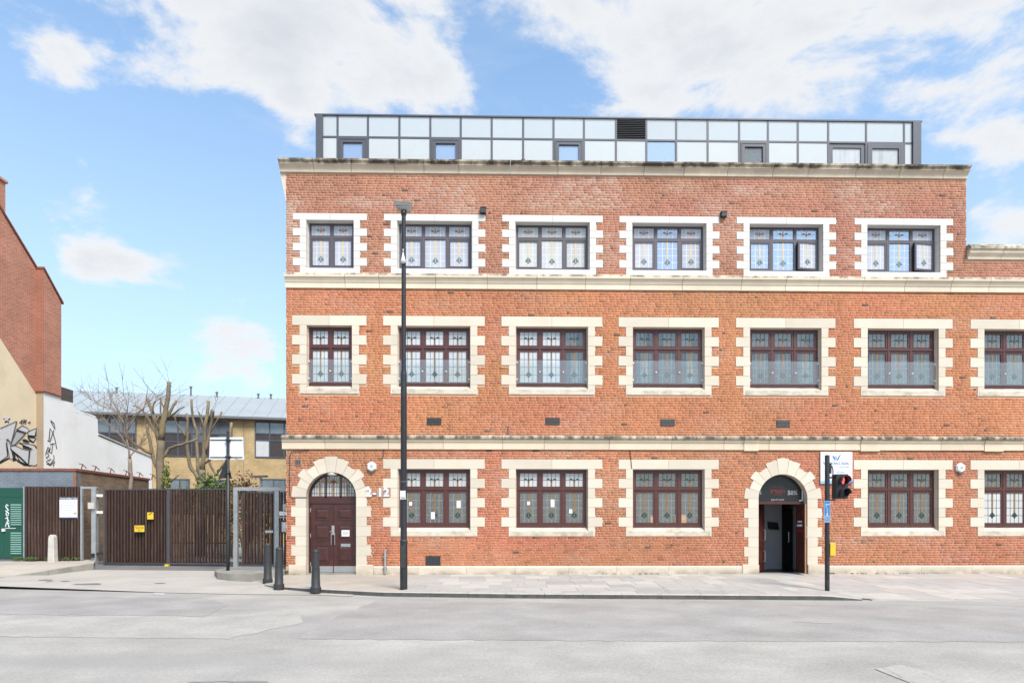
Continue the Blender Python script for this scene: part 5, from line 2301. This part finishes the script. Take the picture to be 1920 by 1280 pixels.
# brick-on-edge coping, tile by tile
cm_ = MB()
cm_.box(0, .072, 0, .30, 0, .085)
cme = cm_.mesh('coping_brick', M_COPING)
x = -18.4
i = 0
while x < AX + .02:
    inst('coping_brick', cme, AN, Vector((x, AY - .04, AZ + random.uniform(0, .006))) - AO)
    x += .08
cm2 = MB()
cm2.box(0, .30, 0, .072, 0, .085)
cme2 = cm2.mesh('coping_brick', M_COPING)
y = AY + .27
while y < 7.6:
    inst('coping_brick', cme2, AN, Vector((AX - .26, y, AZ + random.uniform(0, .006))) - AO)
    y += .08
q = MB()
q.box(-24, -18.42, AY - .04, AY + .25, AZ, AZ + .08)
part('coping', q, M_COPING, AN, off=AO)
# green louvred door set
gx0_, gz1 = fac(-60, 914, AY - .03)
gx1_, gz0 = fac(45, 1045, AY - .03)
q = MB()
q.box(gx0_, gx1_, AY - .05, AY - .002, gz0, gz1)
gdoor = part('green_door', q, M_GREEND, AN, off=AO)
ztr = fac(20, 931, AY)[1]
q = MB()
q.box(gx0_, gx1_, AY - .06, AY - .0505, ztr - .012, ztr + .012)
q.box(fac(9.5, 940, AY)[0] - .006, fac(9.5, 940, AY)[0] + .006, AY - .055, AY - .0505, gz0, ztr)
part('door_trim', q, MATS['green_door_paint'], gdoor, off=AO)
for (va, vb, n) in ((944, 985, 10), (997, 1039, 10)):
    for k in range(n):
        x0, za = fac(20, va + (vb - va) * (k + .15) / n, AY - .06)
        x1, zb_ = fac(40, va + (vb - va) * (k + .75) / n, AY - .06)
        q = MB()
        q.prism([(AY - .051, za), (AY - .078, zb_), (AY - .051, zb_)], 'x', x0, x1)
        part('louvre_slat', q, M_GREENL, gdoor, off=AO)
x, z = fac(6, 992, AY - .1)
q = MB()
q.box(x - .05, x + .05, AY - .11, AY - .051, z - .07, z + .03)
q.box(x + .05, x + .4, AY - .07, AY - .0515, z + .03, z + .05)
part('padlock', q, M_PLASTW, gdoor, off=AO)
# white spray tag on the green door
tp = [[(15.5, 948), (12, 945.5), (10.5, 949), (13, 953), (15.5, 956), (13, 958.5), (10, 957)], [(13, 959), (16, 962), (15, 966), (12, 966), (11, 962), (13, 959)],
      [(15, 969), (11.5, 972), (10, 971)], [(13, 968), (15, 976), (17, 977)], [(10, 987), (13, 976), (17, 988)], [(10.5, 982), (17.5, 980)]]
q = MB()
for pl in tp:
    q.tube([(fac(u, v, AY - .062)[0], AY - .054, fac(u, v, AY - .062)[1]) for u, v in pl], .018, 5)
part('spray_tag', q, M_SIGNW, gdoor, off=AO)

SCN = thing('slatted_screen', 'brown upright slatted screen beneath the grey painted brick band beside the green door', 'fence', (-16.4, AY - .12, .3))
SO = Vector((-16.4, AY - .12, .3))
sx0, stz = fac(46.5, 912, AY - .1)
sx1, _ = fac(154, 912, AY - .1)
q = MB()
q.box(sx0 - .02, sx0 + .02, AY - .15, AY - .06, .3, stz)
q.box(sx1 - .035, sx1 + .035, AY - .15, AY - .06, .3, stz + .02)
q.box(sx0, sx1, AY - .062, AY - .05, stz - .05, stz)
q.box(sx0, sx1, AY - .062, AY - .05, .34, .40)
part('frame', q, M_GALV, SCN, off=SO)
q = MB()
q.box(sx0 + .021, sx1 - .036, AY - .048, AY - .002, .31, stz - .01)
part('dark_gap_backing', q, M_TIMBD, SCN, off=SO)  # dark sheet added behind the slats to paint shade in the gaps
slat_run(SCN, (sx0 + .03, AY - .115), (sx1 - .05, AY - .115), .31, stz, 18, M_SLAT, SO, .045, wid=.072)
q = MB()
q.box(AX - .17, AX + .02, AY - .06, AY - .006, .1, 1.75)
part('brown_pier', q, M_BROWNPAINT, AN, off=AO)
q = MB()
q.box(AX - .16, AX + .0, AY - .075, AY - .0605, 1.78, 2.05)
part('junction_plate', q, M_CONC, AN, off=AO)
# permit notice on the screen
yq = AY - .16
x0, z1 = fac(112, 931, yq)
x1, z0 = fac(145.5, 972.5, yq)
o = thing('parking_notice', 'white permit holders only notice board on the brown slatted screen', 'sign', ((x0 + x1) / 2, yq, z0))
q = MB()
q.box(x0, x1, yq - .015, yq + .012, z0, z1)
bd = part('board', q, M_SIGNW, o)
q = MB()
q.box(x0, x1, yq - .018, yq - .0152, z1 - .085, z1)
q.box(x0, x1, yq - .018, yq - .0152, z0, z0 + .06)
part('header_band', q, mat('navy_print', (.03, .025, .06), .5, 0), o)
text('lettering', 'Permit Holders Only', .068, ((x0 + x1) / 2, yq - .0185, z1 - .045), M_SIGNW, o, ext=.001, bold=.001)
for k, s_ in enumerate(('This area is for the use', 'of permit holders only')):
    text('lettering', s_, .052, ((x0 + x1) / 2, yq - .0155, z1 - .135 - k * .06), M_GREYP, o, ext=.001)
q = MB()
for k in range(3):
    zz = z1 - .30 - k * .085
    q.box(x0 + .04, x0 + .08, yq - .0175, yq - .0152, zz, zz + .035)
    q.box(x0 + .11, x1 - .12, yq - .0175, yq - .0152, zz + .008, zz + .02)
q.box(x1 - .13, x1 - .03, yq - .0175, yq - .0152, z0 + .17, z0 + .23)
part('print_line', q, M_GREYP, o)

# little rusty spike brackets along the annex roof
for k, (u, v) in enumerate(((152, 869), (177, 870), (206, 873), (235, 877), (260, 880), (284, 884))):
    X = AX - .12
    y, z = side(u, v, X)
    q = MB()
    q.tube([(X, y, AZ + .05), (X + .05, y, AZ + .28)], .018, 5)
    q.tube([(X + .05, y, AZ + .28), (X + .16, y + .05, AZ + .14)], .018, 5)
    q.tube([(X + .05, y, AZ + .28), (X - .05, y - .06, AZ + .30)], .014, 5)
    part('spike_bracket', q, M_RUST, AN, off=AO)

# ------------------------------------------------------------------ corner house with the tall gable wall
HX = -18.5
y68, z68 = side(68, 505, HX)
PXX = fac(82, 505, y68)[0]
y0_, z12 = side(12, 412, HX)
y115, z115 = side(115, 568, PXX)
HS = thing('corner_house', 'tall red brick gable house with cream rendered lower wall carrying graffiti at left edge', 'house', (HX - 2, 5, .2))
HO = Vector((HX - 2, 5, .2))
slope = (z68 - z12) / (y68 - y0_)
yf = 3.25
zf_ = z12 + (yf - y0_) * slope
q = MB()
poly = [(yf, .1), (y68 + .02, .1), (y68 + .02, z68), (yf, zf_)]
q.prism(poly, 'x', HX - 5, HX)
hw = part('gable_wall', q, M_REDBRICK, HS, off=HO)
zpb = side(100, 738, PXX)[1]
q = MB()
q.prism([(y68, zpb), (y115, zpb), (y115, z115), (y68, z68)], 'x', HX - .6, PXX)
part('chimney_breast', q, M_REDBRICK, HS, off=HO)
q = MB()
q.box(HX + .001, PXX - .001, y68 - .012, y68 - .001, zpb, z68 - .02)
part('shaded_chimney_face', q, M_REDBRICKX, HS, off=HO)  # darker copy of the brick paints the shade on the front face
q = MB()
q.prism([(y68 - .001, .1), (y115, .1), (y115, zpb - .002), (y68 - .001, zpb - .002)], 'x', HX - .6, PXX)
part('lower_pier', q, M_RENDERW, HS, off=HO)
q = MB()
q.box(HX + .002, PXX - .002, y68 - .014, y68 - .002, .1, zpb - .004)
part('pier_face', q, M_TAN, HS, off=HO)
q = MB()
q.box(HX - .05, PXX + .06, y68 - .07, y115 + .02, zpb - .04, zpb - .003)
part('pier_ledge', q, M_COPING, HS, off=HO)
# verge slates
q = MB()
q.prism([(yf, zf_ + .02), (y68 + .02, z68 + .02), (y68 + .02, z68 + .10), (yf, zf_ + .10)], 'x', HX - 5, HX + .05)
q.prism([(y68 - .03, z68 + .02), (y115 + .08, z115 - .03), (y115 + .08, z115 + .05), (y68 - .03, z68 + .10)], 'x', HX - .5, PXX + .05)
part('verge', q, M_COPING, HS, off=HO)
# chimney stack at the picture's edge
ya, za = side(12, 345, HX)
yb_, _ = side(-30, 345, HX)
q = MB()
q.box(HX - 1.0, HX + .002, yb_, ya - .05, z12 - 1.0, za)
q.box(HX - 1.06, HX + .06, yb_ - .06, ya + .01, za, za + .09)
part('chimney', q, M_REDBRICK, HS, off=HO)
# cream render with its sloping top edge
ya1, za1 = side(0, 632, HX)
yb1, zb1 = side(75, 742, HX)
sl = (zb1 - za1) / (yb1 - ya1)
q = MB()
q.prism([(yf + .002, .1), (y68 - .016, .1), (y68 - .016, zb1), (yf + .002, za1 + (yf - ya1) * sl)], 'x', HX + .001, HX + .014)
cr = part('cream_render', q, M_RENDERC, HS, off=HO)
# graffiti on the cream render: flat white letter shapes with black outlines
M_GRW = mat('spray_white', (.56, .56, .57), .7, .04, 6)
M_GRY = mat('spray_grey', (.42, .42, .42), .7, .06, 6)


def gpt(px_, py_):
    return side(px_ * 120 / 1280, 770 + py_ * 120 / 1280, HX + .016)


def flat(parent, nm, shapes, x0, t):
    q = MB()
    for k, (pts, m) in enumerate(shapes):
        pp = [gpt(*p) for p in pts]
        # clip to the wall in front of the pier
        q.prism(pp, 'x', x0 + k * .0004, x0 + t + k * .0006, m)
    return part(nm, q, None, parent, off=HO)


sh = []
# dark surround
for pl in ([(765, 730), (850, 740), (850, 1000), (720, 1115), (765, 1010)], [(-200, 1030), (0, 1010), (175, 930), (185, 965), (0, 1065), (-200, 1095)], [(330, 960), (540, 1075), (650, 1088), (620, 1112), (480, 1102), (340, 1015)],
           [(545, 490), (700, 510), (725, 560), (670, 650), (600, 620), (560, 560)], [(255, 900), (330, 960), (330, 1000), (250, 1010)], [(700, 350), (735, 420), (735, 520), (690, 500)]):
    sh.append((pl, M_INK))
white = [
    [(-200, 500), (0, 350), (325, 205), (215, 640), (150, 560), (-200, 600)],
    [(-200, 600), (130, 570), (150, 900), (0, 1010), (-200, 1030)],
    [(150, 560), (205, 700), (260, 950), (190, 960), (130, 640)],
    [(325, 395), (505, 450), (280, 690), (215, 670)],
    [(330, 370), (440, 295), (540, 340), (590, 400), (530, 440), (500, 430)],
    [(210, 700), (300, 690), (440, 760), (590, 790), (560, 1070), (380, 900), (205, 760)],
    [(375, 640), (560, 660), (700, 690), (790, 790), (810, 900), (770, 1030), (700, 1095), (570, 1080), (600, 790), (640, 760)],
    [(550, 415), (725, 345), (690, 500), (560, 485)],
    [(550, 535), (710, 545), (660, 620)],
    [(320, 880), (540, 1070), (400, 1010)],
]
for i, w_ in enumerate(white):
    sh.append((w_, M_GRW if i % 3 else M_GRY if i == 3 else M_GRW))
# star
star = []
for k in range(10):
    r = 78 if k % 2 == 0 else 34
    star.append((800 + r * math.sin(k * math.pi / 5), 490 - r * math.cos(k * math.pi / 5)))
sh.append(([(x + 18, y + 22) for x, y in star], M_INK))
sh.append((star, M_GRW))
star2 = []
for k in range(10):
    r = 75 if k % 2 == 0 else 34
    star2.append((125 + r * math.sin(k * math.pi / 5), 155 - r * math.cos(k * math.pi / 5)))
sh.append(([(x + 10, y + 26) for x, y in star2], M_INK))
sh.append((star2, M_GRW))
sh.append(([(440, 570), (500, 560), (590, 610), (560, 640), (460, 620)], M_INK))
sh.append(([(440, 690), (560, 710), (620, 760), (600, 775), (460, 745)], M_INK))
sh.append(([(200, 760), (310, 850), (300, 970), (240, 850)], M_INK))
star_ok = [s_ for s_ in sh]
lim = lambda pts: [(min(x, 768), y) for x, y in pts]
flat(cr, 'graffiti', [(lim(p), m) for p, m in sh], HX + .0145, .001)
q = MB()
for w_ in white:
    ww_ = [(min(x, 762), y) for x, y in w_ + w_[:1] if x > -100]
    q.tube([(HX + .022, *gpt(*p)) for p in ww_], .014, 5)
for pl in ([(390, 240), (440, 180), (430, 260)], [(480, 170), (460, 250), (520, 180), (510, 260)], [(560, 240), (600, 220)], [(330, 210), (215, 650)], [(325, 395), (505, 450), (280, 690)], [(215, 770), (540, 1075)], [(580, 800), (560, 1070)],
           [(690, 700), (770, 800), (785, 920), (740, 1040)], [(120, 640), (145, 890)]):
    q.tube([(HX + .024, *gpt(*p)) for p in pl], .022, 5)
part('spray_line', q, M_INK, cr, off=HO)
# scribble on the white pier
q = MB()
scr = [[(1010, 200), (1060, 300), (1100, 370), (1080, 250), (1010, 190)], [(975, 600), (1000, 350), (1060, 450), (1110, 620), (1130, 760)], [(950, 595), (1000, 610), (1075, 380)], [(1000, 670), (1090, 650)],
       [(910, 880), (930, 800), (960, 720), (985, 760), (950, 850), (980, 900), (920, 930), (960, 990), (1020, 960)], [(920, 1000), (1000, 1070), (1080, 960), (1075, 880)], [(1050, 690), (1030, 850), (990, 830), (1000, 720)], [(930, 1050), (1000, 1085), (1090, 1010), (1060, 1110)]]


def gp2(px_, py_):
    return side(px_ * 120 / 1280, 770 + py_ * 120 / 1280, PXX + .004)


for pl in scr:
    q.tube([(PXX + .006, *gp2(*p)) for p in pl], .017, 5)
part('scribble', q, M_INK, HS, off=HO)

# white rendered garden wall running back from the house
WW = thing('white_side_wall', 'white rendered boundary wall stepping down behind the annex beneath the zinc roofed block', 'wall', (PXX - .3, 9, .2))
WO = Vector((PXX - .3, 9, .2))
ptsw = [(y115 + .004, .1)]
for (u, v) in ((285, 895), (285, 858), (245, 842), (184, 817), (183, 786), (178, 779), (160, 773), (148, 770), (140, 765), (136, 755), (116, 750)):
    y, z = side(u, v, PXX)
    ptsw.append((y, z if v != 895 else .1))
ptsw.append((y115 + .004, ptsw[-1][1]))
q = MB()
q.prism(ptsw, 'x', PXX - .35, PXX)
part('wall', q, M_RENDERW, WW, off=WO)
q = MB()
y1, z1 = side(184, 815, PXX)
y2, z2 = side(285, 858, PXX)
q.prism([(y1, z1 + .005), (y2, z2 + .005), (y2, z2 + .07), (y1, z1 + .07)], 'x', PXX - .4, PXX + .04)
part('coping', q, M_CONC, WW, off=WO)
ya, za = side(116, 749, PXX)
yb_, zb_ = side(138, 736, PXX)
q = MB()
q.box(PXX - .6, PXX - .02, ya + .01, yb_, za, zb_ + .1)
sk = part('brick_stub', q, M_DARKBRICK, WW, off=WO)

# ------------------------------------------------------------------ yellow brick block with the zinc roof, far behind
YA = Vector((fac(100, 800, 23.5)[0], 23.5, 0))
YB = Vector((fac(535, 800, 26.2)[0], 26.2, 0))
ydir = (YB - YA).normalized()
YLEN = 26.0
yang = math.atan2(ydir.y, ydir.x)
YBK = thing('yellow_brick_block', 'yellow brick block with dark framed windows and pale zinc roof beyond the gates', 'building', (YA.x, YA.y, .1), rz=yang)


def yl(u):
    """distance along the far facade seen at picture column u"""
    rx, ry = ray(u)
    # solve YA + s*ydir = cam + t*(rx,ry)
    ax, ay = YA.x, YA.y + CAM_D
    det = ydir.x * (-ry) - ydir.y * (-rx)
    s_ = ((-ax) * (-ry) - (-ay) * (-rx)) / det
    d = (ay + ydir.y * s_) / ry
    return s_, d


def yz(u, v):
    s_, d = yl(u)
    return s_, CAM_Z + (HOR - v) * d - .1


def ypart(nm, q, m, parent=YBK):
    return inst(nm, q.mesh(nm, m), parent)


EAVE = yz(350, 783)[1]
q = MB()
q.box(-6, YLEN, 0, 9.5, 0, EAVE)
ypart('wall', q, M_YBRICK)
RIDGE_Y, RIDGE_Z = 5.0, EAVE + 2.55
q = MB()
q.prism([(-.45, EAVE + .12), (RIDGE_Y, RIDGE_Z), (10, EAVE + .12), (10, EAVE), (-.45, EAVE)], 'x', -6.3, YLEN + .3)
rf = ypart('roof', q, M_ROOF)
q = MB()
q.box(-6.3, YLEN + .3, -.56, -.452, EAVE - .02, EAVE + .14)
q.box(-6.3, YLEN + .3, -.45, -.001, EAVE - .06, EAVE - .002)
ypart('gutter', q, M_GUTTER)
x = -6
sl_len = Vector((0, RIDGE_Y + .45, RIDGE_Z - EAVE - .12))
while x < YLEN:
    q = MB()
    q.prism([(-.45, EAVE + .122), (RIDGE_Y, RIDGE_Z + .002), (RIDGE_Y, RIDGE_Z + .05), (-.45, EAVE + .17)], 'x', x - .018, x + .018)
    inst('seam', q.mesh('seam', M_SEAM), rf)
    x += .98
for (u, h) in ((166, .2), (277, .5), (321, .5), (375, .15), (461, .15), (487, .15)):
    s_, d = yl(u)
    q = MB()
    q.lathe([(.07, RIDGE_Z - .4), (.07, RIDGE_Z + h)], 8, s_ * 1.0 + .0, RIDGE_Y - .3)
    q.lathe([(.11, RIDGE_Z + h), (.11, RIDGE_Z + h + .1)], 8, s_, RIDGE_Y - .3)
    inst('roof_vent', q.mesh('roof_vent', M_GUTTER), rf)


def ywindow(u0, v0, u1, v1, cells, zrows):
    s0, z1 = yz(u0, v0)
    s1, _ = yz(u1, v0)
    z0 = yz((u0 + u1) / 2, v1)[1]
    q = MB()
    ring(q, s0, s1, z0, z1, .07, -.06, .0)
    nx = len(cells[0])
    for i in range(1, nx):
        x = s0 + (s1 - s0) * i / nx
        q.box(x - .04, x + .04, -.055, 0, z0, z1)
    for f in zrows[1:-1]:
        zz = z1 - (z1 - z0) * f
        q.box(s0, s1, -.05, 0, zz - .04, zz + .04)
    w_ = ypart('window', q, M_NAVY)
    for r_i, row in enumerate(cells):
        for i, c in enumerate(row):
            a, b = s0 + (s1 - s0) * i / nx, s0 + (s1 - s0) * (i + 1) / nx
            t1, t0 = z1 - (z1 - z0) * zrows[r_i], z1 - (z1 - z0) * zrows[r_i + 1]
            q = MB()
            q.box(a, b, -.02, -.004, t0, t1)
            inst('pane' if c in 'gw' else 'cladding_panel', q.mesh('pane', {'g': M_YGL, 'w': M_FROST, 'd': M_TIMBD}[c]), w_)
    return w_


M_YGL = mat('sky_lit_pane', (.10, .12, .14), .06, .2, 2, coat=.6, spec=.9)
ywindow(478, 790, 560, 858, ['ggg', 'ddd', 'wdd'], [0, .33, .52, 1])
ywindow(308, 786, 436, 856, ['ggggg', 'ddgdg', 'ddddd'], [0, .36, .60, 1])
ywindow(180, 782, 256, 850, ['ggg', 'ddd'], [0, .42, 1])
ywindow(318, 897, 356, 960, ['gg', 'gg'], [0, .5, 1])
ywindow(386, 899, 432, 960, ['gg', 'gg'], [0, .5, 1])
ywindow(490, 897, 536, 960, ['gg', 'gg'], [0, .5, 1])
for s_ in (yl(457)[0], yl(285)[0]):
    q = MB()
    q.box(s_ - .012, s_ + .012, -.012, .002, 0, EAVE - .1)
    ypart('movement_joint', q, M_GUTTER)

# ------------------------------------------------------------------ trees and shrubs behind the gates
def limb_pts(pts, Y, jit, seed):
    r = random.Random(seed)
    out = []
    yy = 0
    for i, (u, v) in enumerate(pts):
        if i: yy += r.uniform(-jit, jit)
        x, z = fac(u, v, Y + yy)
        out.append((x, Y + yy, z))
    # one subdivision with a little wander
    den = []
    for i in range(len(out) - 1):
        a, b = Vector(out[i]), Vector(out[i + 1])
        den.append(a)
        den.append((a + b) / 2 + Vector((r.uniform(-.03, .03), r.uniform(-.03, .03), r.uniform(-.02, .02))))
    den.append(Vector(out[-1]))
    return den


def tree(name, label, Y, base_u, trunk, limbs, twigs=0, bark=M_BARK, seed=1, group=None, twig_rad=.006, twig_len=(.4, 1.2)):
    x0, _ = fac(base_u, 950, Y)
    T = thing(name, label, 'tree', (x0, Y, .2), group=group)
    TO = Vector((x0, Y, .2))
    r = random.Random(seed)
    q = MB()
    tp_, r0_, r1_ = trunk
    P = [Vector((x0, Y, .1))] + limb_pts(tp_, Y, .05, seed)
    n = len(P)
    q.tube(P, [r0_ * 1.25] + [r0_ + (r1_ - r0_) * i / (n - 2) for i in range(n - 1)], 10)
    part('trunk', q, bark, T, off=TO, smooth=True)
    ends = []
    for k, (pts, ra, rb) in enumerate(limbs):
        q = MB()
        P = limb_pts(pts, Y, .22, seed + k * 7)
        n = len(P)
        ra, rb = ra * .82, rb * .82
        rad = [ra + (rb - ra) * (i / (n - 1)) ** .8 for i in range(n)]
        # knuckle at the cut end
        rad[-1] = rb * 1.25
        if n > 3: rad[-2] = rb * 1.15
        q.tube(P, rad, 8)
        part('limb', q, bark, T, off=TO, smooth=True)
        ends.append((P, rb))
    if twigs:
        q = MB()
        for i in range(twigs):
            P, rb = ends[r.randrange(len(ends))]
            f = r.uniform(.25, 1)
            idx = f * (len(P) - 1)
            j = min(int(idx), len(P) - 2)
            s0 = P[j].lerp(P[j + 1], idx - j)
            dirv = (P[-1] - P[0]).normalized() * .6 + Vector((r.gauss(0, .75), r.gauss(0, .75), r.uniform(.1, .8)))
            dirv.normalize()
            L_ = r.uniform(*twig_len)
            mid_ = s0 + dirv * L_ * .5 + Vector((r.gauss(0, .06), r.gauss(0, .06), .05))
            e = s0 + dirv * L_ + Vector((r.gauss(0, .1), r.gauss(0, .1), .15))
            q.tube([s0, mid_, e], [twig_rad * 1.4, twig_rad, twig_rad * .5], 4, cap=False)
            for _ in range(2):
                d2 = (dirv + Vector((r.gauss(0, .7), r.gauss(0, .7), r.gauss(.2, .4)))).normalized()
                q.tube([mid_, mid_ + d2 * L_ * .5], [twig_rad * .8, twig_rad * .4], 4, cap=False)
        o = part('twigs', q, M_TWIG, T, off=TO)
        o['kind'] = 'stuff'
    return T


tree('pollarded_tree', 'tallest bare pollarded tree with thick cut limbs behind the vehicle gate', 7.5, 301, ([(301, 925), (301, 890), (300, 860), (302, 825)], .18, .145), [
    ([(302, 830), (306, 790), (312, 760), (316, 730), (317, 716)], .17, .085),
    ([(300, 835), (293, 795), (285, 770), (277, 748)], .14, .07),
    ([(301, 850), (292, 812), (279, 785), (262, 764), (248, 760)], .09, .03),
    ([(306, 795), (320, 770), (331, 751)], .10, .05),
    ([(308, 785), (328, 774), (345, 762)], .07, .03),
    ([(298, 880), (288, 862), (281, 825), (275, 796)], .11, .06),
    ([(285, 850), (262, 838), (244, 826), (236, 812)], .09, .04),
    ([(302, 860), (318, 840), (345, 832), (370, 823)], .10, .05),
    ([(300, 810), (292, 790), (301, 775), (301, 748)], .06, .035),
    ([(288, 780), (287, 758), (292, 752)], .05, .025),
    ([(310, 770), (303, 755), (300, 745)], .05, .025),
    ([(268, 770), (276, 735), (277, 731)], .03, .012),
    ([(302, 900), (318, 905), (335, 890)], .06, .03),
], twigs=26, seed=3, group='pollarded trees behind the gates')
tree('pollarded_tree', 'shorter pollarded tree of several upright yellowish stems behind the right gate leaf', 8.2, 376, ([(376, 925), (377, 900), (380, 880)], .17, .14), [
    ([(380, 885), (383, 850), (384, 815), (388, 780), (391, 752)], .14, .07),
    ([(376, 905), (366, 886), (356, 872), (350, 830), (351, 800), (350, 775)], .13, .06),
    ([(372, 890), (370, 850), (370, 810), (362, 785), (359, 748)], .11, .055),
    ([(384, 850), (392, 815), (398, 785), (400, 770)], .11, .055),
    ([(386, 820), (400, 800), (416, 772)], .08, .04),
    ([(350, 820), (336, 800), (327, 780)], .07, .03),
    ([(384, 805), (378, 785), (372, 772)], .07, .035),
    ([(390, 860), (405, 890), (424, 865), (432, 830), (434, 792)], .07, .06),
    ([(380, 870), (395, 860), (398, 856)], .08, .06),
    ([(388, 790), (396, 772), (396, 768)], .06, .04),
], twigs=20, seed=9, group='pollarded trees behind the gates')
tree('bare_sapling', 'slender bare tree with fine pale twigs in front of the white side wall', 6.2, 244, ([(244, 915), (244, 880), (243, 858)], .09, .07), [
    ([(243, 860), (238, 825), (235, 800), (222, 770), (205, 745)], .055, .01),
    ([(243, 860), (250, 848), (262, 835), (275, 822)], .045, .012),
    ([(240, 840), (226, 815), (205, 795), (190, 788)], .03, .008),
    ([(238, 820), (240, 790), (238, 755), (222, 725)], .035, .006),
    ([(240, 805), (255, 780), (272, 760), (280, 735)], .035, .008),
    ([(236, 800), (218, 770), (190, 760), (168, 748)], .03, .006),
    ([(240, 790), (262, 770), (290, 752), (310, 748)], .03, .008),
], twigs=110, bark=M_TWIG, seed=5, twig_rad=.0065, twig_len=(.4, 1.5))


def leaf_bush(name, label, cat, c, rad, n, cols, leaf, seed, stems=True):
    r = random.Random(seed)
    T = thing(name, label, cat, (c[0], c[1], .2))
    verts, faces, colr = [], [], []
    for i in range(n):
        # leaves gathered in clumps on an uneven mound
        a, b = r.uniform(0, 2 * math.pi), r.uniform(-.5, 1) * math.pi / 2
        f = r.uniform(.55, 1.0) * (1 + .25 * math.sin(a * 3 + seed) + .18 * math.sin(b * 5 + a * 2))
        p = Vector((c[0] + rad[0] * f * math.cos(a) * math.cos(b), c[1] + rad[1] * f * math.sin(a) * math.cos(b), c[2] + rad[2] * f * math.sin(b)))
        d1 = Vector((r.gauss(0, 1), r.gauss(0, 1), r.gauss(0, 1))).normalized()
        d2 = d1.cross(Vector((r.gauss(0, 1), r.gauss(0, 1), r.gauss(0, 1)))).normalized()
        s_ = leaf * r.uniform(.6, 1.3)
        o = len(verts)
        verts += [p - d1 * s_, p + d2 * s_ * .45, p + d1 * s_, p - d2 * s_ * .45]
        faces.append((o, o + 1, o + 2, o + 3))
        cc = cols[r.randrange(len(cols))]
        v_ = r.uniform(.7, 1.25)
        colr += [(cc[0] * v_, cc[1] * v_, cc[2] * v_, 1)] * 4
    me = bpy.data.meshes.new('leaves')
    me.from_pydata([v - Vector((c[0], c[1], .2)) for v in verts], [], faces)
    ca = me.color_attributes.new('bcol', 'FLOAT_COLOR', 'POINT')
    ca.data.foreach_set('color', np.array(colr).reshape(-1))
    me.materials.append(M_LEAFG)
    o = inst('leaves', me, T)
    o['kind'] = 'stuff'
    q = MB()
    for i in range(7):
        a = r.uniform(0, 6.28)
        q.tube([(c[0] + .1 * math.cos(a), c[1] + .1 * math.sin(a), .2), (c[0] + rad[0] * .35 * math.cos(a), c[1] + rad[1] * .35 * math.sin(a), c[2]), (c[0] + rad[0] * .7 * math.cos(a), c[1] + rad[1] * .7 * math.sin(a), c[2] + rad[2] * .7)], [.03, .02, .006], 5)
    part('stems', q, M_TWIG, T, off=Vector((c[0], c[1], .2)))
    return T


GRN = [(.10, .155, .04), (.07, .12, .03), (.14, .19, .06)]
RED_ = [(.26, .11, .06), (.20, .13, .06), (.30, .16, .09), (.12, .12, .05)]
YEL_ = [(.26, .27, .05), (.18, .22, .05), (.12, .15, .04)]


def at(u, v, Y):
    x, z = fac(u, v, Y)
    return (x, Y, z)


leaf_bush('green_shrub', 'green leafy shrub showing above the right leaf of the vehicle gate', 'shrub', at(397, 935, 6), (1.0, .7, .85), 1700, GRN, .07, 1)
leaf_bush('copper_shrub', 'reddish copper shrub showing above the pedestrian gate', 'shrub', at(462, 975, 5.5), (.95, .6, 1.45), 3200, RED_, .07, 2)
leaf_bush('copper_shrub', 'small reddish shrub close behind the road sign pole', 'shrub', at(430, 925, 7.5), (.6, .5, .5), 900, RED_ + GRN, .06, 5)
leaf_bush('yellow_shrub', 'thin yellow green climber beside the trunk of the tallest pollarded tree', 'shrub', at(312, 905, 7.0), (.17, .17, .8), 420, YEL_, .06, 3)
leaf_bush('brown_shrub', 'twiggy dull shrub half hidden behind the middle of the gate', 'shrub', at(338, 945, 6.4), (.7, .5, .6), 800, [(.16, .12, .08), (.10, .12, .05)], .06, 4)

# garden floodlight on a short post behind the pedestrian gate
x, z = fac(489, 893, 5.0)
FL = thing('floodlight', 'small flat floodlight on a post behind the pedestrian gate', 'lamp', (x, 5.0, .2))
q = MB()
q.tube([(x, 5.0, .2), (x, 5.0, z - .05)], .05, 8)
part('post', q, M_GALV, FL)
q = MB()
q.prism([(x - .28, z - .04), (x + .22, z - .01), (x + .24, z + .04), (x - .26, z + .03)], 'y', 4.85, 5.15)
part('lamp_head', q, M_GUTTER, FL)

# weeds along the foot of walls
r_ = random.Random(4)
q = MB()


def weed(x, y, z, h):
    for _ in range(r_.randrange(4, 9)):
        a, l = r_.uniform(0, 6.28), h * r_.uniform(.5, 1.2)
        ex, ey = x + math.cos(a) * l * .6, y + math.sin(a) * l * .6
        w = .008
        q.add([(x - w, y, z), (x + w, y, z), (ex + w, ey, z + l), (ex - w * .3, ey, z + l * 1.05)], [(0, 1, 2, 3)])


for _ in range(70):
    x = r_.choice([r_.uniform(-15.9, -14.7), r_.uniform(-17.0, -16.2)])
    weed(x, AY - .2 - r_.random() * .12, .30, .11)
for _ in range(26):
    weed(r_.uniform(-6.62, -6.2), yk(-6.4) + r_.uniform(-.15, .1), -.2, .05)
for _ in range(60):
    x = r_.choice([r_.uniform(10.2, 10.5), r_.uniform(11.0, 13.5), r_.uniform(3.2, 5.0)])
    weed(x, -.075 - r_.random() * .03, -.005, .035)
o = inst('weeds', q.mesh('weeds', M_MOSS))
tag(o, 'small weeds growing along the foot of the walls', 'weeds', kind='stuff')
